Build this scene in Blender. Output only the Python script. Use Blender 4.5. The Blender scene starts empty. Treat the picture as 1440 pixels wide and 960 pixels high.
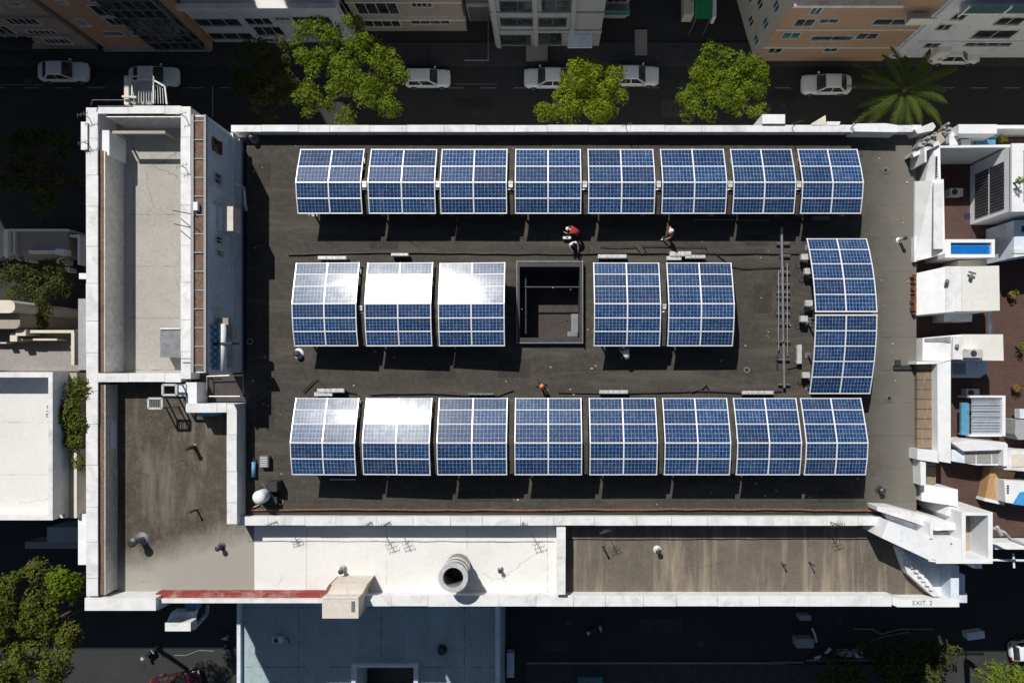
import bpy, bmesh, math, random, zlib
import numpy as np
from mathutils import Vector, Matrix
random.seed(7)
S = bpy.context.scene
COL = S.collection
rad = math.radians
# ------------------------------------------------------------------ camera frame
H, F, NX, NY = 62.6, 970.0, 770.0, 520.0     # camera height, focal length in photo px, pixel of the nadir
R = 18.6                                      # level of the main roof
def P(px, py, z):
    D = H - z
    return ((px-NX)*D/F, (NY-py)*D/F, z)
def onX(X, px, py):                           # point on the wall x = X seen at px,py
    D = X*F/(px-NX); return (X, (NY-py)*D/F, H-D)
def onY(Y, px, py):
    D = Y*F/(NY-py); return ((px-NX)*D/F, Y, H-D)
# ------------------------------------------------------------------ materials
MATS = {}
def nn(nt, t, **kw):
    n = nt.nodes.new(t)
    for k, v in kw.items(): setattr(n, k, v)
    return n
def ramp(nt, fac, stops):
    r = nn(nt, 'ShaderNodeValToRGB'); e = r.color_ramp.elements
    while len(e) < len(stops): e.new(0.5)
    for i, (p, c) in enumerate(stops):
        e[i].position = p; e[i].color = (*c, 1) if len(c) == 3 else c
    nt.links.new(fac, r.inputs[0]); return r.outputs[0]
def mix(nt, fac, a, b, mode='MIX'):
    m = nn(nt, 'ShaderNodeMix', data_type='RGBA', blend_type=mode)
    if isinstance(fac, (int, float)): m.inputs[0].default_value = fac
    else: nt.links.new(fac, m.inputs[0])
    for s, v in ((6, a), (7, b)):
        if isinstance(v, tuple): m.inputs[s].default_value = (*v, 1)
        else: nt.links.new(v, m.inputs[s])
    return m.outputs[2]
def noise(nt, vec, scale, detail=5, rough=.6, dist=0, sc=None):
    n = nn(nt, 'ShaderNodeTexNoise'); n.inputs['Scale'].default_value = scale
    n.inputs['Detail'].default_value = detail; n.inputs['Roughness'].default_value = rough
    n.inputs['Distortion'].default_value = dist
    if sc:
        mp = nn(nt, 'ShaderNodeMapping'); mp.inputs['Scale'].default_value = sc
        nt.links.new(vec, mp.inputs[0]); vec = mp.outputs[0]
    nt.links.new(vec, n.inputs['Vector']); return n.outputs['Fac']
def base(name, rough=.8, metal=0, spec=.4):
    m = bpy.data.materials.new(name); m.use_nodes = True; MATS[name] = m
    nt = m.node_tree; b = nt.nodes['Principled BSDF']
    b.inputs['Roughness'].default_value = rough; b.inputs['Metallic'].default_value = metal
    b.inputs['Specular IOR Level'].default_value = spec
    tc = nn(nt, 'ShaderNodeTexCoord'); geo = nn(nt, 'ShaderNodeNewGeometry')
    return m, nt, b, tc.outputs['Object'], geo.outputs['Position'], tc.outputs['UV']
def bump(nt, b, h, strength=.3, dist=.02):
    bp = nn(nt, 'ShaderNodeBump'); bp.inputs['Strength'].default_value = strength
    bp.inputs['Distance'].default_value = dist
    nt.links.new(h, bp.inputs['Height']); nt.links.new(bp.outputs[0], b.inputs['Normal'])
def simple(name, c, rough=.6, metal=0, var=.25, scale=3, spec=.4, dirt=None, dirtamt=.5):
    m, nt, b, ob, pos, uv = base(name, rough, metal, spec)
    n1 = noise(nt, pos, scale); lo = tuple(x*(1-var) for x in c); hi = tuple(min(1, x*(1+var*.5)) for x in c)
    col = ramp(nt, n1, [(.3, lo), (.7, hi)])
    if dirt:
        n2 = noise(nt, pos, .8, 8, .75, .6)
        f = ramp(nt, n2, [(.50, (0, 0, 0)), (.72, (dirtamt,)*3)])
        col = mix(nt, f, col, dirt)
        n3 = noise(nt, pos, 6, 6, .7)
        f3 = ramp(nt, n3, [(.60, (0, 0, 0)), (.72, (dirtamt*.6,)*3)])
        col = mix(nt, f3, col, dirt)
    nt.links.new(col, b.inputs['Base Color'])
    bump(nt, b, noise(nt, pos, 14, 4), .2, .01)
    return m
W = lambda n: MATS[n]
simple('white_paint', (.72, .72, .72), .7, var=.12, scale=1.3, dirt=(.30, .275, .245), dirtamt=.55)
simple('white_clean', (.76, .77, .78), .6, var=.08, scale=1.0, dirt=(.40, .38, .35), dirtamt=.32)
simple('cream_wall', (.66, .61, .51), .85, var=.10, dirt=(.34, .30, .24), dirtamt=.3)
simple('grey_wall', (.34, .35, .36), .85, var=.12, dirt=(.22, .20, .18), dirtamt=.4)
simple('beige_wall', (.36, .31, .26), .85, var=.12, dirt=(.24, .20, .16), dirtamt=.4)
simple('salmon_wall', (.46, .28, .20), .85, var=.10, dirt=(.30, .19, .14), dirtamt=.35)
simple('tan_wall', (.40, .28, .19), .85, var=.10, dirt=(.30, .2, .13), dirtamt=.35)
simple('blue_white_wall', (.66, .72, .80), .8, var=.10, dirt=(.28, .26, .30), dirtamt=.55)
simple('window_frame', (.62, .63, .62), .5)
simple('dark_glass', (.035, .045, .05), .08, spec=.7, var=.75, scale=1.1, dirt=(.16, .16, .15), dirtamt=.5)
simple('teal_glass', (.06, .16, .17), .1, spec=.7)
simple('dark_metal', (.07, .07, .075), .45, .5)
simple('grey_metal', (.33, .34, .35), .42, .7, dirt=(.2, .14, .1), dirtamt=.4)
simple('light_metal', (.70, .70, .69), .4, .35, dirt=(.35, .3, .25), dirtamt=.3)
simple('rust', (.26, .11, .06), .8, var=.5, scale=6)
simple('red_gutter', (.26, .045, .035), .8, var=.45, scale=9, dirt=(.42, .30, .26), dirtamt=.9)
simple('black_rubber', (.02, .02, .02), .6)
simple('cable_black', (.025, .022, .02), .6)
simple('brick', (.20, .12, .08), .9, var=.5, scale=9, dirt=(.05, .04, .03), dirtamt=.8)
simple('car_white', (.72, .75, .77), .22, var=.03, spec=.6)
simple('car_red', (.05, .008, .01), .22, spec=.6)
simple('car_dark', (.04, .05, .06), .25, spec=.6)
simple('lamp_lens', (.75, .74, .70), .1)
simple('tail_lens', (.45, .02, .02), .15)
simple('green_awning', (.02, .28, .12), .6, var=.3)
simple('pool_blue', (.01, .14, .50), .12, var=.15, spec=.6)
simple('blue_tarp', (.06, .30, .62), .5, var=.2)
simple('orange_board', (.42, .25, .12), .7, var=.25, scale=5)
simple('beige_metal', (.62, .57, .50), .6, var=.08, dirt=(.35, .28, .22), dirtamt=.4)
simple('blue_plastic', (.10, .30, .45), .5)
simple('skin', (.45, .26, .18), .6, var=.1)
simple('hair', (.03, .02, .015), .6)
simple('red_cloth', (.38, .04, .03), .85)
simple('white_cloth', (.80, .76, .76), .85)
simple('denim', (.05, .14, .24), .9)
simple('navy_cloth', (.018, .024, .06), .9)
simple('orange_cloth', (.80, .28, .16), .85)
simple('helmet_white', (.82, .82, .82), .35)
simple('helmet_orange', (.85, .22, .06), .35)
simple('bark', (.12, .09, .065), .95, var=.4, scale=8)
simple('kerb_stone', (.20, .21, .21), .9, var=.3)
simple('pavement', (.05, .05, .052), .9, var=.3, scale=2)
simple('soil', (.14, .11, .075), .95, var=.4, scale=5)

def roof_mat(name, c, dark, light, joints=None, blotch=.5, streak=None, walk=None):
    m, nt, b, ob, pos, uv = base(name, .9, 0, .25)
    n = noise(nt, pos, .35, 8, .62, .5)
    col = ramp(nt, n, [(.30, dark), (.5, c), (.72, light)])
    n2 = noise(nt, pos, 2.2, 8, .72, .3)
    col = mix(nt, blotch, col, ramp(nt, n2, [(.35, dark), (.52, c), (.68, light)]))
    n3 = noise(nt, pos, 28, 3, .7)
    n4 = noise(nt, pos, 7, 7, .8)
    col = mix(nt, .35, col, ramp(nt, n4, [(.38, dark), (.5, c), (.62, light)]))
    col = mix(nt, .28, col, ramp(nt, n3, [(.35, tuple(x*.55 for x in dark)), (.65, tuple(min(1, x*1.2) for x in light))]))
    if streak:
        ns = noise(nt, pos, 1.0, 5, .6, .3, (streak[0], streak[1], 1))
        col = mix(nt, ramp(nt, ns, [(.5, (0, 0, 0)), (.72, (.75,)*3)]), col, streak[2])
    if walk:   # worn, paler walkway band along the east edge of the roof
        sx = nn(nt, 'ShaderNodeSeparateXYZ'); nt.links.new(pos, sx.inputs[0])
        ad = nn(nt, 'ShaderNodeMath', operation='ADD'); dt = nn(nt, 'ShaderNodeVectorMath', operation='DOT_PRODUCT'); nt.links.new(pos, dt.inputs[0]); dt.inputs[1].default_value = walk[4]; nt.links.new(dt.outputs['Value'], ad.inputs[0])
        wn = nn(nt, 'ShaderNodeMath', operation='MULTIPLY'); nt.links.new(noise(nt, pos, .6, 9, .78, .4), wn.inputs[0]); wn.inputs[1].default_value = 3.0
        nt.links.new(wn.outputs[0], ad.inputs[1])
        mr = nn(nt, 'ShaderNodeMapRange'); nt.links.new(ad.outputs[0], mr.inputs[0])
        mr.inputs[1].default_value = walk[0]; mr.inputs[2].default_value = walk[1]
        mr.inputs[3].default_value = 0; mr.inputs[4].default_value = walk[3]
        col = mix(nt, mr.outputs[0], col, walk[2])
    if joints:
        br = nn(nt, 'ShaderNodeTexBrick'); br.offset = 0
        br.inputs['Color1'].default_value = br.inputs['Color2'].default_value = (0, 0, 0, 1)
        br.inputs['Mortar'].default_value = (1, 1, 1, 1)
        br.inputs['Scale'].default_value = 1; br.inputs['Brick Width'].default_value = joints[0]
        br.inputs['Row Height'].default_value = joints[1]; br.inputs['Mortar Size'].default_value = joints[2]
        nt.links.new(pos, br.inputs['Vector'])
        nj = noise(nt, pos, 1.5, 3)
        mm = nn(nt, 'ShaderNodeMath', operation='MULTIPLY'); nt.links.new(br.outputs[0], mm.inputs[0])
        nt.links.new(ramp(nt, nj, [(.4, (.1,)*3), (.6, (.8,)*3)]), mm.inputs[1])
        col = mix(nt, mm.outputs[0], col, tuple(x*.45 for x in dark))
    # hairline cracks
    v = nn(nt, 'ShaderNodeTexVoronoi', feature='DISTANCE_TO_EDGE'); v.inputs['Scale'].default_value = .33
    dm = nn(nt, 'ShaderNodeMix', data_type='VECTOR'); dm.inputs[0].default_value = .3
    nz = nn(nt, 'ShaderNodeTexNoise'); nz.inputs['Scale'].default_value = 2; nz.inputs['Detail'].default_value = 6
    nt.links.new(pos, nz.inputs['Vector']); nt.links.new(pos, dm.inputs[4]); nt.links.new(nz.outputs['Color'], dm.inputs[5])
    nt.links.new(dm.outputs[1], v.inputs['Vector'])
    cr0 = ramp(nt, v.outputs['Distance'], [(.0, (.6,)*3), (.008, (0, 0, 0))]); cm = ramp(nt, noise(nt, pos, .22, 2), [(.56, (0, 0, 0)), (.64, (1, 1, 1))])
    cr = mix(nt, 1.0, cr0, cm, 'MULTIPLY')
    col = mix(nt, cr, col, tuple(x*.5 for x in dark))
    nt.links.new(col, b.inputs['Base Color'])
    bump(nt, b, n3, .35, .02)
    return m
roof_mat('bitumen', (.052, .047, .041), (.024, .022, .020), (.105, .094, .080), blotch=.65, joints=(60, 2.1, .010), streak=(.25, 1.6, (.10, .088, .07)), walk=(21.0, 24.2, (.175, .166, .146), .8, (1, 0, 0)))
roof_mat('pale_concrete', (.38, .365, .335), (.26, .25, .23), (.48, .46, .425), joints=(3.4, 3.4, .025), blotch=.3)
roof_mat('stained_concrete', (.062, .052, .040), (.020, .017, .014), (.17, .148, .118), blotch=.8, streak=(1.2, .2, (.20, .175, .14)), walk=(4.6, 6.6, (.36, .34, .30), .85, (.31, -1, 0)))
roof_mat('brown_concrete', (.125, .108, .084), (.06, .052, .042), (.225, .197, .155), blotch=.4, streak=(1.3, .12, (.36, .30, .215)))
roof_mat('white_roof', (.76, .75, .725), (.54, .52, .49), (.82, .81, .785), joints=(5.2, 9, .02), blotch=.25)
roof_mat('apron_concrete', (.40, .36, .30), (.26, .23, .19), (.50, .46, .39), blotch=.5)
roof_mat('blue_roof', (.31, .40, .43), (.17, .25, .29), (.44, .52, .54), joints=(7.0, 5.0, .04), blotch=.6, streak=(.9, .15, (.42, .52, .56)))
roof_mat('asphalt', (.034, .035, .037), (.022, .023, .024), (.052, .053, .053), blotch=.4)
roof_mat('grey_roof', (.30, .29, .28), (.2, .19, .18), (.38, .36, .34), blotch=.4)
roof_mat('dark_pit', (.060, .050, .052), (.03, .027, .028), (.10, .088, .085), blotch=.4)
roof_mat('west_white_roof', (.70, .69, .65), (.60, .58, .54), (.76, .75, .72), joints=(30, 3.3, .02), blotch=.2)

roof_mat('bitumen_patch', (.042, .038, .034), (.022, .020, .019), (.08, .072, .062), blotch=.7)
def tile_mat():
    m, nt, b, ob, pos, uv = base('red_tiles', .85)
    br = nn(nt, 'ShaderNodeTexBrick'); br.offset = .5
    br.inputs['Color1'].default_value = (.095, .052, .040, 1); br.inputs['Color2'].default_value = (.062, .036, .030, 1)
    br.inputs['Mortar'].default_value = (.045, .03, .025, 1); br.inputs['Scale'].default_value = 1
    br.inputs['Brick Width'].default_value = .5; br.inputs['Row Height'].default_value = .28; br.inputs['Mortar Size'].default_value = .025
    nt.links.new(pos, br.inputs['Vector'])
    n = noise(nt, pos, .7, 7, .7)
    col = mix(nt, .6, br.outputs[0], ramp(nt, n, [(.3, (.06, .036, .03)), (.7, (.115, .062, .046))]))
    nt.links.new(col, b.inputs['Base Color'])
tile_mat()
def planter_mat():
    m, nt, b, ob, pos, uv = base('weathered_boards', .9)
    br = nn(nt, 'ShaderNodeTexBrick'); br.offset = 0
    br.inputs['Color1'].default_value = (.24, .18, .12, 1); br.inputs['Color2'].default_value = (.17, .13, .09, 1)
    br.inputs['Mortar'].default_value = (.06, .045, .035, 1); br.inputs['Scale'].default_value = 1
    br.inputs['Brick Width'].default_value = 9; br.inputs['Row Height'].default_value = .62; br.inputs['Mortar Size'].default_value = .03
    nt.links.new(pos, br.inputs['Vector'])
    n = noise(nt, pos, 3, 6, .7, 0, (3, .4, 1))
    col = mix(nt, ramp(nt, n, [(.55, (0, 0, 0)), (.75, (.8,)*3)]), br.outputs[0], (.48, .38, .24))
    nt.links.new(col, b.inputs['Base Color'])
planter_mat()
def panel_mat():
    m, nt, b, ob, pos, uv = base('solar_cells', .13, 0, .28)
    sc = nn(nt, 'ShaderNodeVectorMath', operation='MULTIPLY'); sc.inputs[1].default_value = (9, 4, 1)
    nt.links.new(uv, sc.inputs[0])
    fr = nn(nt, 'ShaderNodeVectorMath', operation='FRACTION'); nt.links.new(sc.outputs[0], fr.inputs[0])
    fl = nn(nt, 'ShaderNodeVectorMath', operation='FLOOR'); nt.links.new(sc.outputs[0], fl.inputs[0])
    oi = nn(nt, 'ShaderNodeObjectInfo')
    ad = nn(nt, 'ShaderNodeVectorMath', operation='ADD'); nt.links.new(fl.outputs[0], ad.inputs[0])
    cb = nn(nt, 'ShaderNodeCombineXYZ'); mu = nn(nt, 'ShaderNodeMath', operation='MULTIPLY'); mu.inputs[1].default_value = 97.3
    nt.links.new(oi.outputs['Random'], mu.inputs[0]); nt.links.new(mu.outputs[0], cb.inputs[2]); nt.links.new(cb.outputs[0], ad.inputs[1])
    wn = nn(nt, 'ShaderNodeTexWhiteNoise', noise_dimensions='3D'); nt.links.new(ad.outputs[0], wn.inputs['Vector'])
    cell = ramp(nt, wn.outputs['Value'], [(0, (.003, .012, .048)), (.5, (.006, .023, .082)), (1, (.012, .043, .128))])
    ng = noise(nt, pos, 9, 6, .8)
    cell = mix(nt, .45, cell, ramp(nt, ng, [(.35, (.003, .012, .05)), (.65, (.018, .064, .175))]))
    sx = nn(nt, 'ShaderNodeSeparateXYZ'); nt.links.new(fr.outputs[0], sx.inputs[0])
    def edge(o, w):
        a = nn(nt, 'ShaderNodeMath', operation='SUBTRACT'); nt.links.new(o, a.inputs[0]); a.inputs[1].default_value = .5
        c = nn(nt, 'ShaderNodeMath', operation='ABSOLUTE'); nt.links.new(a.outputs[0], c.inputs[0])
        g = nn(nt, 'ShaderNodeMath', operation='GREATER_THAN'); nt.links.new(c.outputs[0], g.inputs[0]); g.inputs[1].default_value = .5-w
        return g.outputs[0]
    mx = nn(nt, 'ShaderNodeMath', operation='MAXIMUM'); nt.links.new(edge(sx.outputs[0], .075), mx.inputs[0]); nt.links.new(edge(sx.outputs[1], .06), mx.inputs[1])
    ln = noise(nt, pos, 5, 3, .6)
    lc = ramp(nt, ln, [(.3, (.05, .11, .23)), (.7, (.22, .31, .44))])
    col = mix(nt, mx.outputs[0], cell, lc)
    nd = noise(nt, pos, 1.3, 7, .7)
    col = mix(nt, ramp(nt, nd, [(.5, (0, 0, 0)), (.8, (.18,)*3)]), col, (.30, .29, .28))
    hv = nn(nt, 'ShaderNodeHueSaturation'); mv = nn(nt, 'ShaderNodeMapRange'); mv.inputs[3].default_value = .78; mv.inputs[4].default_value = 1.22
    nt.links.new(oi.outputs['Random'], mv.inputs[0]); nt.links.new(mv.outputs[0], hv.inputs['Value']); nt.links.new(col, hv.inputs['Color']); col = hv.outputs[0]
    ns2 = noise(nt, pos, 26, 2, .5); col = mix(nt, ramp(nt, ns2, [(.74, (0, 0, 0)), (.78, (.55,)*3)]), col, (.42, .41, .38))
    nt.links.new(col, b.inputs['Base Color'])
    rr = ramp(nt, noise(nt, pos, 2.0, 4), [(.3, (.115,)*3), (.7, (.155,)*3)])
    nt.links.new(rr, b.inputs['Roughness'])
    b.inputs['Coat Weight'].default_value = .32; b.inputs['Coat Roughness'].default_value = .36
panel_mat()
simple('panel_frame', (.82, .83, .84), .4, .2, var=.05)
def leaf_mat(name, a, b_, c):
    m, nt, b, ob, pos, uv = base(name, .65, 0, .12)
    n = noise(nt, pos, 1.1, 6, .7); n2 = noise(nt, pos, 9, 3, .6)
    col = ramp(nt, n, [(.3, a), (.52, b_), (.72, c)])
    col = mix(nt, .4, col, ramp(nt, n2, [(.35, a), (.65, c)]))
    nt.links.new(col, b.inputs['Base Color'])
    tr = nn(nt, 'ShaderNodeBsdfTranslucent'); nt.links.new(col, tr.inputs[0])
    ms = nn(nt, 'ShaderNodeMixShader'); ms.inputs[0].default_value = .25
    nt.links.new(b.outputs[0], ms.inputs[1]); nt.links.new(tr.outputs[0], ms.inputs[2])
    nt.links.new(ms.outputs[0], nt.nodes['Material Output'].inputs[0])
leaf_mat('leaf_bright', (.045, .085, .008), (.125, .185, .012), (.25, .30, .022))
leaf_mat('leaf_yellow', (.06, .11, .006), (.16, .22, .010), (.30, .33, .022))
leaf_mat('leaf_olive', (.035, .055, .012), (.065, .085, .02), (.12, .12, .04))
leaf_mat('leaf_mixed', (.035, .075, .008), (.11, .15, .012), (.20, .15, .05))
leaf_mat('palm_leaf', (.035, .07, .012), (.07, .12, .02), (.16, .20, .035))

# ------------------------------------------------------------------ mesh builder
class MB:
    def __init__(s): s.v = []; s.f = []; s.uv = None
    def add(s, vs, fs):
        o = len(s.v); s.v += [tuple(v) for v in vs]; s.f += [tuple(i+o for i in f) for f in fs]; return s
    def prism(s, poly, z0, z1, poly2=None):   # poly world xy bottom, poly2 top
        poly2 = poly2 or poly; n = len(poly)
        ar = sum(poly[i][0]*poly[(i+1) % n][1]-poly[(i+1) % n][0]*poly[i][1] for i in range(n))
        if ar < 0: poly = poly[::-1]; poly2 = poly2[::-1]
        vs = [(x, y, z0) for x, y in poly]+[(x, y, z1) for x, y in poly2]
        fs = [tuple(range(n))[::-1], tuple(range(n, 2*n))]+[(i, (i+1) % n, n+(i+1) % n, n+i) for i in range(n)]
        return s.add(vs, fs)
    def box(s, x0, x1, y0, y1, z0, z1):
        return s.prism([(min(x0, x1), min(y0, y1)), (max(x0, x1), min(y0, y1)), (max(x0, x1), max(y0, y1)), (min(x0, x1), max(y0, y1))], min(z0, z1), max(z0, z1))
    def pbox(s, a, b, c, d, zt, zb):          # box whose top covers px a..c, py b..d at height zt
        x0, y0, _ = P(a, b, zt); x1, y1, _ = P(c, d, zt); return s.box(x0, x1, y0, y1, zb, zt)
    def ppoly(s, pts, zt, zb):
        return s.prism([P(x, y, zt)[:2] for x, y in pts], zb, zt)
    def quad8(s, pts, fs=None):
        return s.add(pts, [(0, 3, 2, 1), (4, 5, 6, 7), (0, 1, 5, 4), (1, 2, 6, 5), (2, 3, 7, 6), (3, 0, 4, 7)])
    def tube(s, a, b, r, n=8, r2=None):
        a = Vector(a); b = Vector(b); d = (b-a).normalized(); u = d.orthogonal().normalized(); w = d.cross(u); r2 = r if r2 is None else r2
        vs = [a+(u*math.cos(t)+w*math.sin(t))*r for t in [2*math.pi*i/n for i in range(n)]]
        vs += [b+(u*math.cos(t)+w*math.sin(t))*r2 for t in [2*math.pi*i/n for i in range(n)]]
        return s.add(vs, [tuple(range(n))[::-1], tuple(range(n, 2*n))]+[(i, (i+1) % n, n+(i+1) % n, n+i) for i in range(n)])
    def path(s, pts, r, n=6):
        for a, b in zip(pts, pts[1:]): s.tube(a, b, r, n)
        return s
    def ring(s, c, ri, ro, z0, z1, n=32):
        vs = []
        for (r, z) in ((ri, z0), (ro, z0), (ro, z1), (ri, z1)):
            vs += [(c[0]+r*math.cos(2*math.pi*i/n), c[1]+r*math.sin(2*math.pi*i/n), z) for i in range(n)]
        fs = []
        for k in range(4):
            k2 = (k+1) % 4
            fs += [(k*n+i, k*n+(i+1) % n, k2*n+(i+1) % n, k2*n+i) for i in range(n)]
        return s.add(vs, fs)
    def lathe(s, c, prof, n=24):              # prof list of (r,z)
        vs = []
        for r, z in prof: vs += [(c[0]+r*math.cos(2*math.pi*i/n), c[1]+r*math.sin(2*math.pi*i/n), z) for i in range(n)]
        fs = []
        for k in range(len(prof)-1): fs += [(k*n+i, k*n+(i+1) % n, (k+1)*n+(i+1) % n, (k+1)*n+i) for i in range(n)]
        fs += [tuple(range(n))[::-1], tuple(range((len(prof)-1)*n, len(prof)*n))]
        return s.add(vs, fs)
    def beam(s, a, b, w, h):                  # rectangular bar
        a = Vector(a); b = Vector(b); d = (b-a).normalized(); up = Vector((0, 0, 1))
        if abs(d.z) > .95: up = Vector((0, 1, 0))
        u = d.cross(up).normalized()*w/2; v = u.cross(d).normalized()*h/2
        pts = [a-u-v, a+u-v, a+u+v, a-u+v, b-u-v, b+u-v, b+u+v, b-u+v]
        return s.add(pts, [(0, 1, 2, 3), (7, 6, 5, 4), (0, 4, 5, 1), (1, 5, 6, 2), (2, 6, 7, 3), (3, 7, 4, 0)])
    def build(s, name, mat, parent=None, smooth=False, uvs=None):
        off = Vector((0, 0, 0))
        if parent is None:
            a = np.array(s.v); off = Vector((float(a[:, 0].mean()), float(a[:, 1].mean()), float(a[:, 2].min())))
        else:
            q = parent
            while q: off += q.location; q = q.parent
        me = bpy.data.meshes.new(name); me.from_pydata([tuple(Vector(v)-off) for v in s.v], [], s.f)
        if uvs is not None:
            l = me.uv_layers.new(name='UVMap')
            for i, uvc in enumerate(uvs): l.data[i].uv = uvc
        me.materials.append(MATS[mat] if isinstance(mat, str) else mat)
        if smooth: me.polygons.foreach_set('use_smooth', [True]*len(me.polygons))
        if len(s.f) < 3000 and uvs is None:
            bm = bmesh.new(); bm.from_mesh(me); bmesh.ops.recalc_face_normals(bm, faces=bm.faces); bm.to_mesh(me); bm.free()
        me.update()
        o = bpy.data.objects.new(name, me); COL.objects.link(o)
        if parent is None: o.location = off
        else: o.parent = parent
        return o
def tag(o, label=None, cat=None, group=None, kind=None):
    if label: o['label'] = label
    if cat: o['category'] = cat
    if group: o['group'] = group
    if kind: o['kind'] = kind
    return o
def thing(name, label, cat, loc, group=None):
    o = bpy.data.objects.new(name, None); COL.objects.link(o); o.location = loc; o.empty_display_size = .3
    return tag(o, label, cat, group)
def one(name, mb, mat, label, cat, group=None, smooth=False):
    return tag(mb.build(name, mat, None, smooth), label, cat, group)
ORD = ['first', 'second', 'third', 'fourth', 'fifth', 'sixth', 'seventh', 'eighth']

# ------------------------------------------------------------------ setting: ground, streets
tag(MB().box(-250, 250, -250, 250, -.5, 0).build('ground', 'asphalt'), kind='structure')
g = MB(); g.pbox(-300, 60, 1800, 93, .13, -.2)
tag(g.build('pavement_north', 'pavement'), kind='structure')
g = MB(); g.pbox(740, 931, 1104, 933.5, .16, -.1); g.pbox(1134, 927, 1275, 929, .16, -.1); g.pbox(1086, 930, 1130, 932, .16, -.1)
tag(g.build('kerb_south', 'kerb_stone'), kind='structure')
g = MB(); g.pbox(740, 934, 1290, 1100, .12, -.2)
tag(g.build('pavement_south', 'pavement'), kind='structure')
g = MB()
for x in range(-60, 1500, 46): g.pbox(x, 123.2, x+22, 124.4, .006, .002)
for (a, b, c, d) in ((0, 119, 60, 120), (120, 122, 175, 123), (640, 118, 700, 118.8), (298, 121, 300, 165)): g.pbox(a, b, c, d, .011, .007)
tag(g.build('road_markings', 'kerb_stone'), kind='structure')

# ------------------------------------------------------------------ window helper
def window_on_Y(parent, Yw, px0, px1, py0, py1, bars=2, glass='dark_glass', frame='window_frame', proud=.06):
    """window in a south-facing wall at y=Yw, placed where it stands; py0 (upper) .. py1 (lower)"""
    xt, _, zt = onY(Yw, px0, py0); xb, _, zb = onY(Yw, px0, py1)
    pm = (py0+py1)/2
    x0 = onY(Yw, px0, pm)[0]; x1 = onY(Yw, px1, pm)[0]
    return window_box(parent, 'Y', Yw, x0, x1, zb, zt, bars, glass, frame, proud)
def window_box(parent, ax, c, a0, a1, z0, z1, bars=2, glass='dark_glass', frame='window_frame', proud=.06, sgn=-1):
    """ax 'Y': wall faces sgn*y at y=c ; ax 'X': wall faces sgn*x at x=c"""
    t = .07; fr = MB(); gl = MB()
    def bx(m, p0, p1, q0, q1, r0, r1):   # p along wall, q out, r z
        if ax == 'Y': m.box(p0, p1, c+sgn*q0, c+sgn*q1, r0, r1)
        else: m.box(c+sgn*q0, c+sgn*q1, p0, p1, r0, r1)
    bx(fr, a0, a1, -.03, proud, z1-t, z1); bx(fr, a0, a1, -.03, proud+.06, z0-t, z0)
    bx(fr, a0, a0+t, -.03, proud, z0, z1-t); bx(fr, a1-t, a1, -.03, proud, z0, z1-t)
    for i in range(1, bars+1):
        m_ = a0+(a1-a0)*i/(bars+1); bx(fr, m_-.025, m_+.025, -.03, proud-.012, z0, z1-t)
    w = fr.build('window', frame, parent)
    bx(gl, a0+t*.5, a1-t*.5, -.02, .018, z0+.002, z1-t*.5)
    gl.build('pane', glass, w)
    return w

# ------------------------------------------------------------------ main building
mb_root = thing('office_building', 'long white building whose dark flat roof carries the solar arrays', 'building', (0, 0, 0))
def xy(px, py, z=R+.7): return P(px, py, z)[:2]
foot = [xy(124, 152), xy(266, 152), xy(266, 178), xy(1298, 178), xy(1298, 740), xy(1347, 790), xy(1347, 851), xy(124, 856)]
MB().prism(foot, 0, R-3.1).build('wall', 'white_clean', mb_root)
# decks
hx0, hy0 = xy(731, 376, R); hx1, hy1 = xy(815, 475, R)      # light well opening
ex0, ey0 = xy(340, 180); ex1, ey1 = xy(1297, 739)
d = MB(); zb = R-3.15
d.box(ex0, ex1, hy0, ey0, zb, R); d.box(ex0, ex1, ey1, hy1, zb, R); d.box(ex0, hx0, hy1, hy0, zb, R); d.box(hx1, ex1, hy1, hy0, zb, R)
d.build('dark_roof_deck', 'bitumen', mb_root)
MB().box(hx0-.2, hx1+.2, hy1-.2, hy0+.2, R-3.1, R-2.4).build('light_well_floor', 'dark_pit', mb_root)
d = MB(); a = xy(126, 154); b = xy(262, 533); d.box(a[0], b[0], b[1], a[1], zb, R-1.3); d.build('pale_roof_deck', 'pale_concrete', mb_root)
d = MB(); a = xy(126, 534); b = xy(345, 852); d.box(a[0], b[0], b[1], a[1], zb, R-.6); d.build('stained_roof_deck', 'stained_concrete', mb_root)
d = MB(); a = xy(345, 739.5); b = xy(788, 849); d.box(a[0]+.01, b[0], b[1], a[1], zb, R-.6); d.build('white_roof_deck', 'white_roof', mb_root)
d = MB(); d.prism([xy(788.2, 739.5), xy(1246, 739.5), xy(1266, 772), xy(1330, 848), xy(788.2, 848)], zb, R-.6); d.build('brown_roof_deck', 'brown_concrete', mb_root)
d = MB(); d.prism([xy(1247, 739.5), xy(1297, 739.6), xy(1346, 790), xy(1346, 848), xy(1331, 848), xy(1267, 772)], zb, R-.9); d.build('corner_roof_deck', 'blue_white_wall', mb_root)
# trench deck between the pale roof and the tall wall
d = MB(); a = xy(262.4, 181); b = xy(339.5, 568); d.box(a[0], b[0], b[1], a[1], zb, R-.5); d.build('service_deck', 'dark_pit', mb_root)

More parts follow.
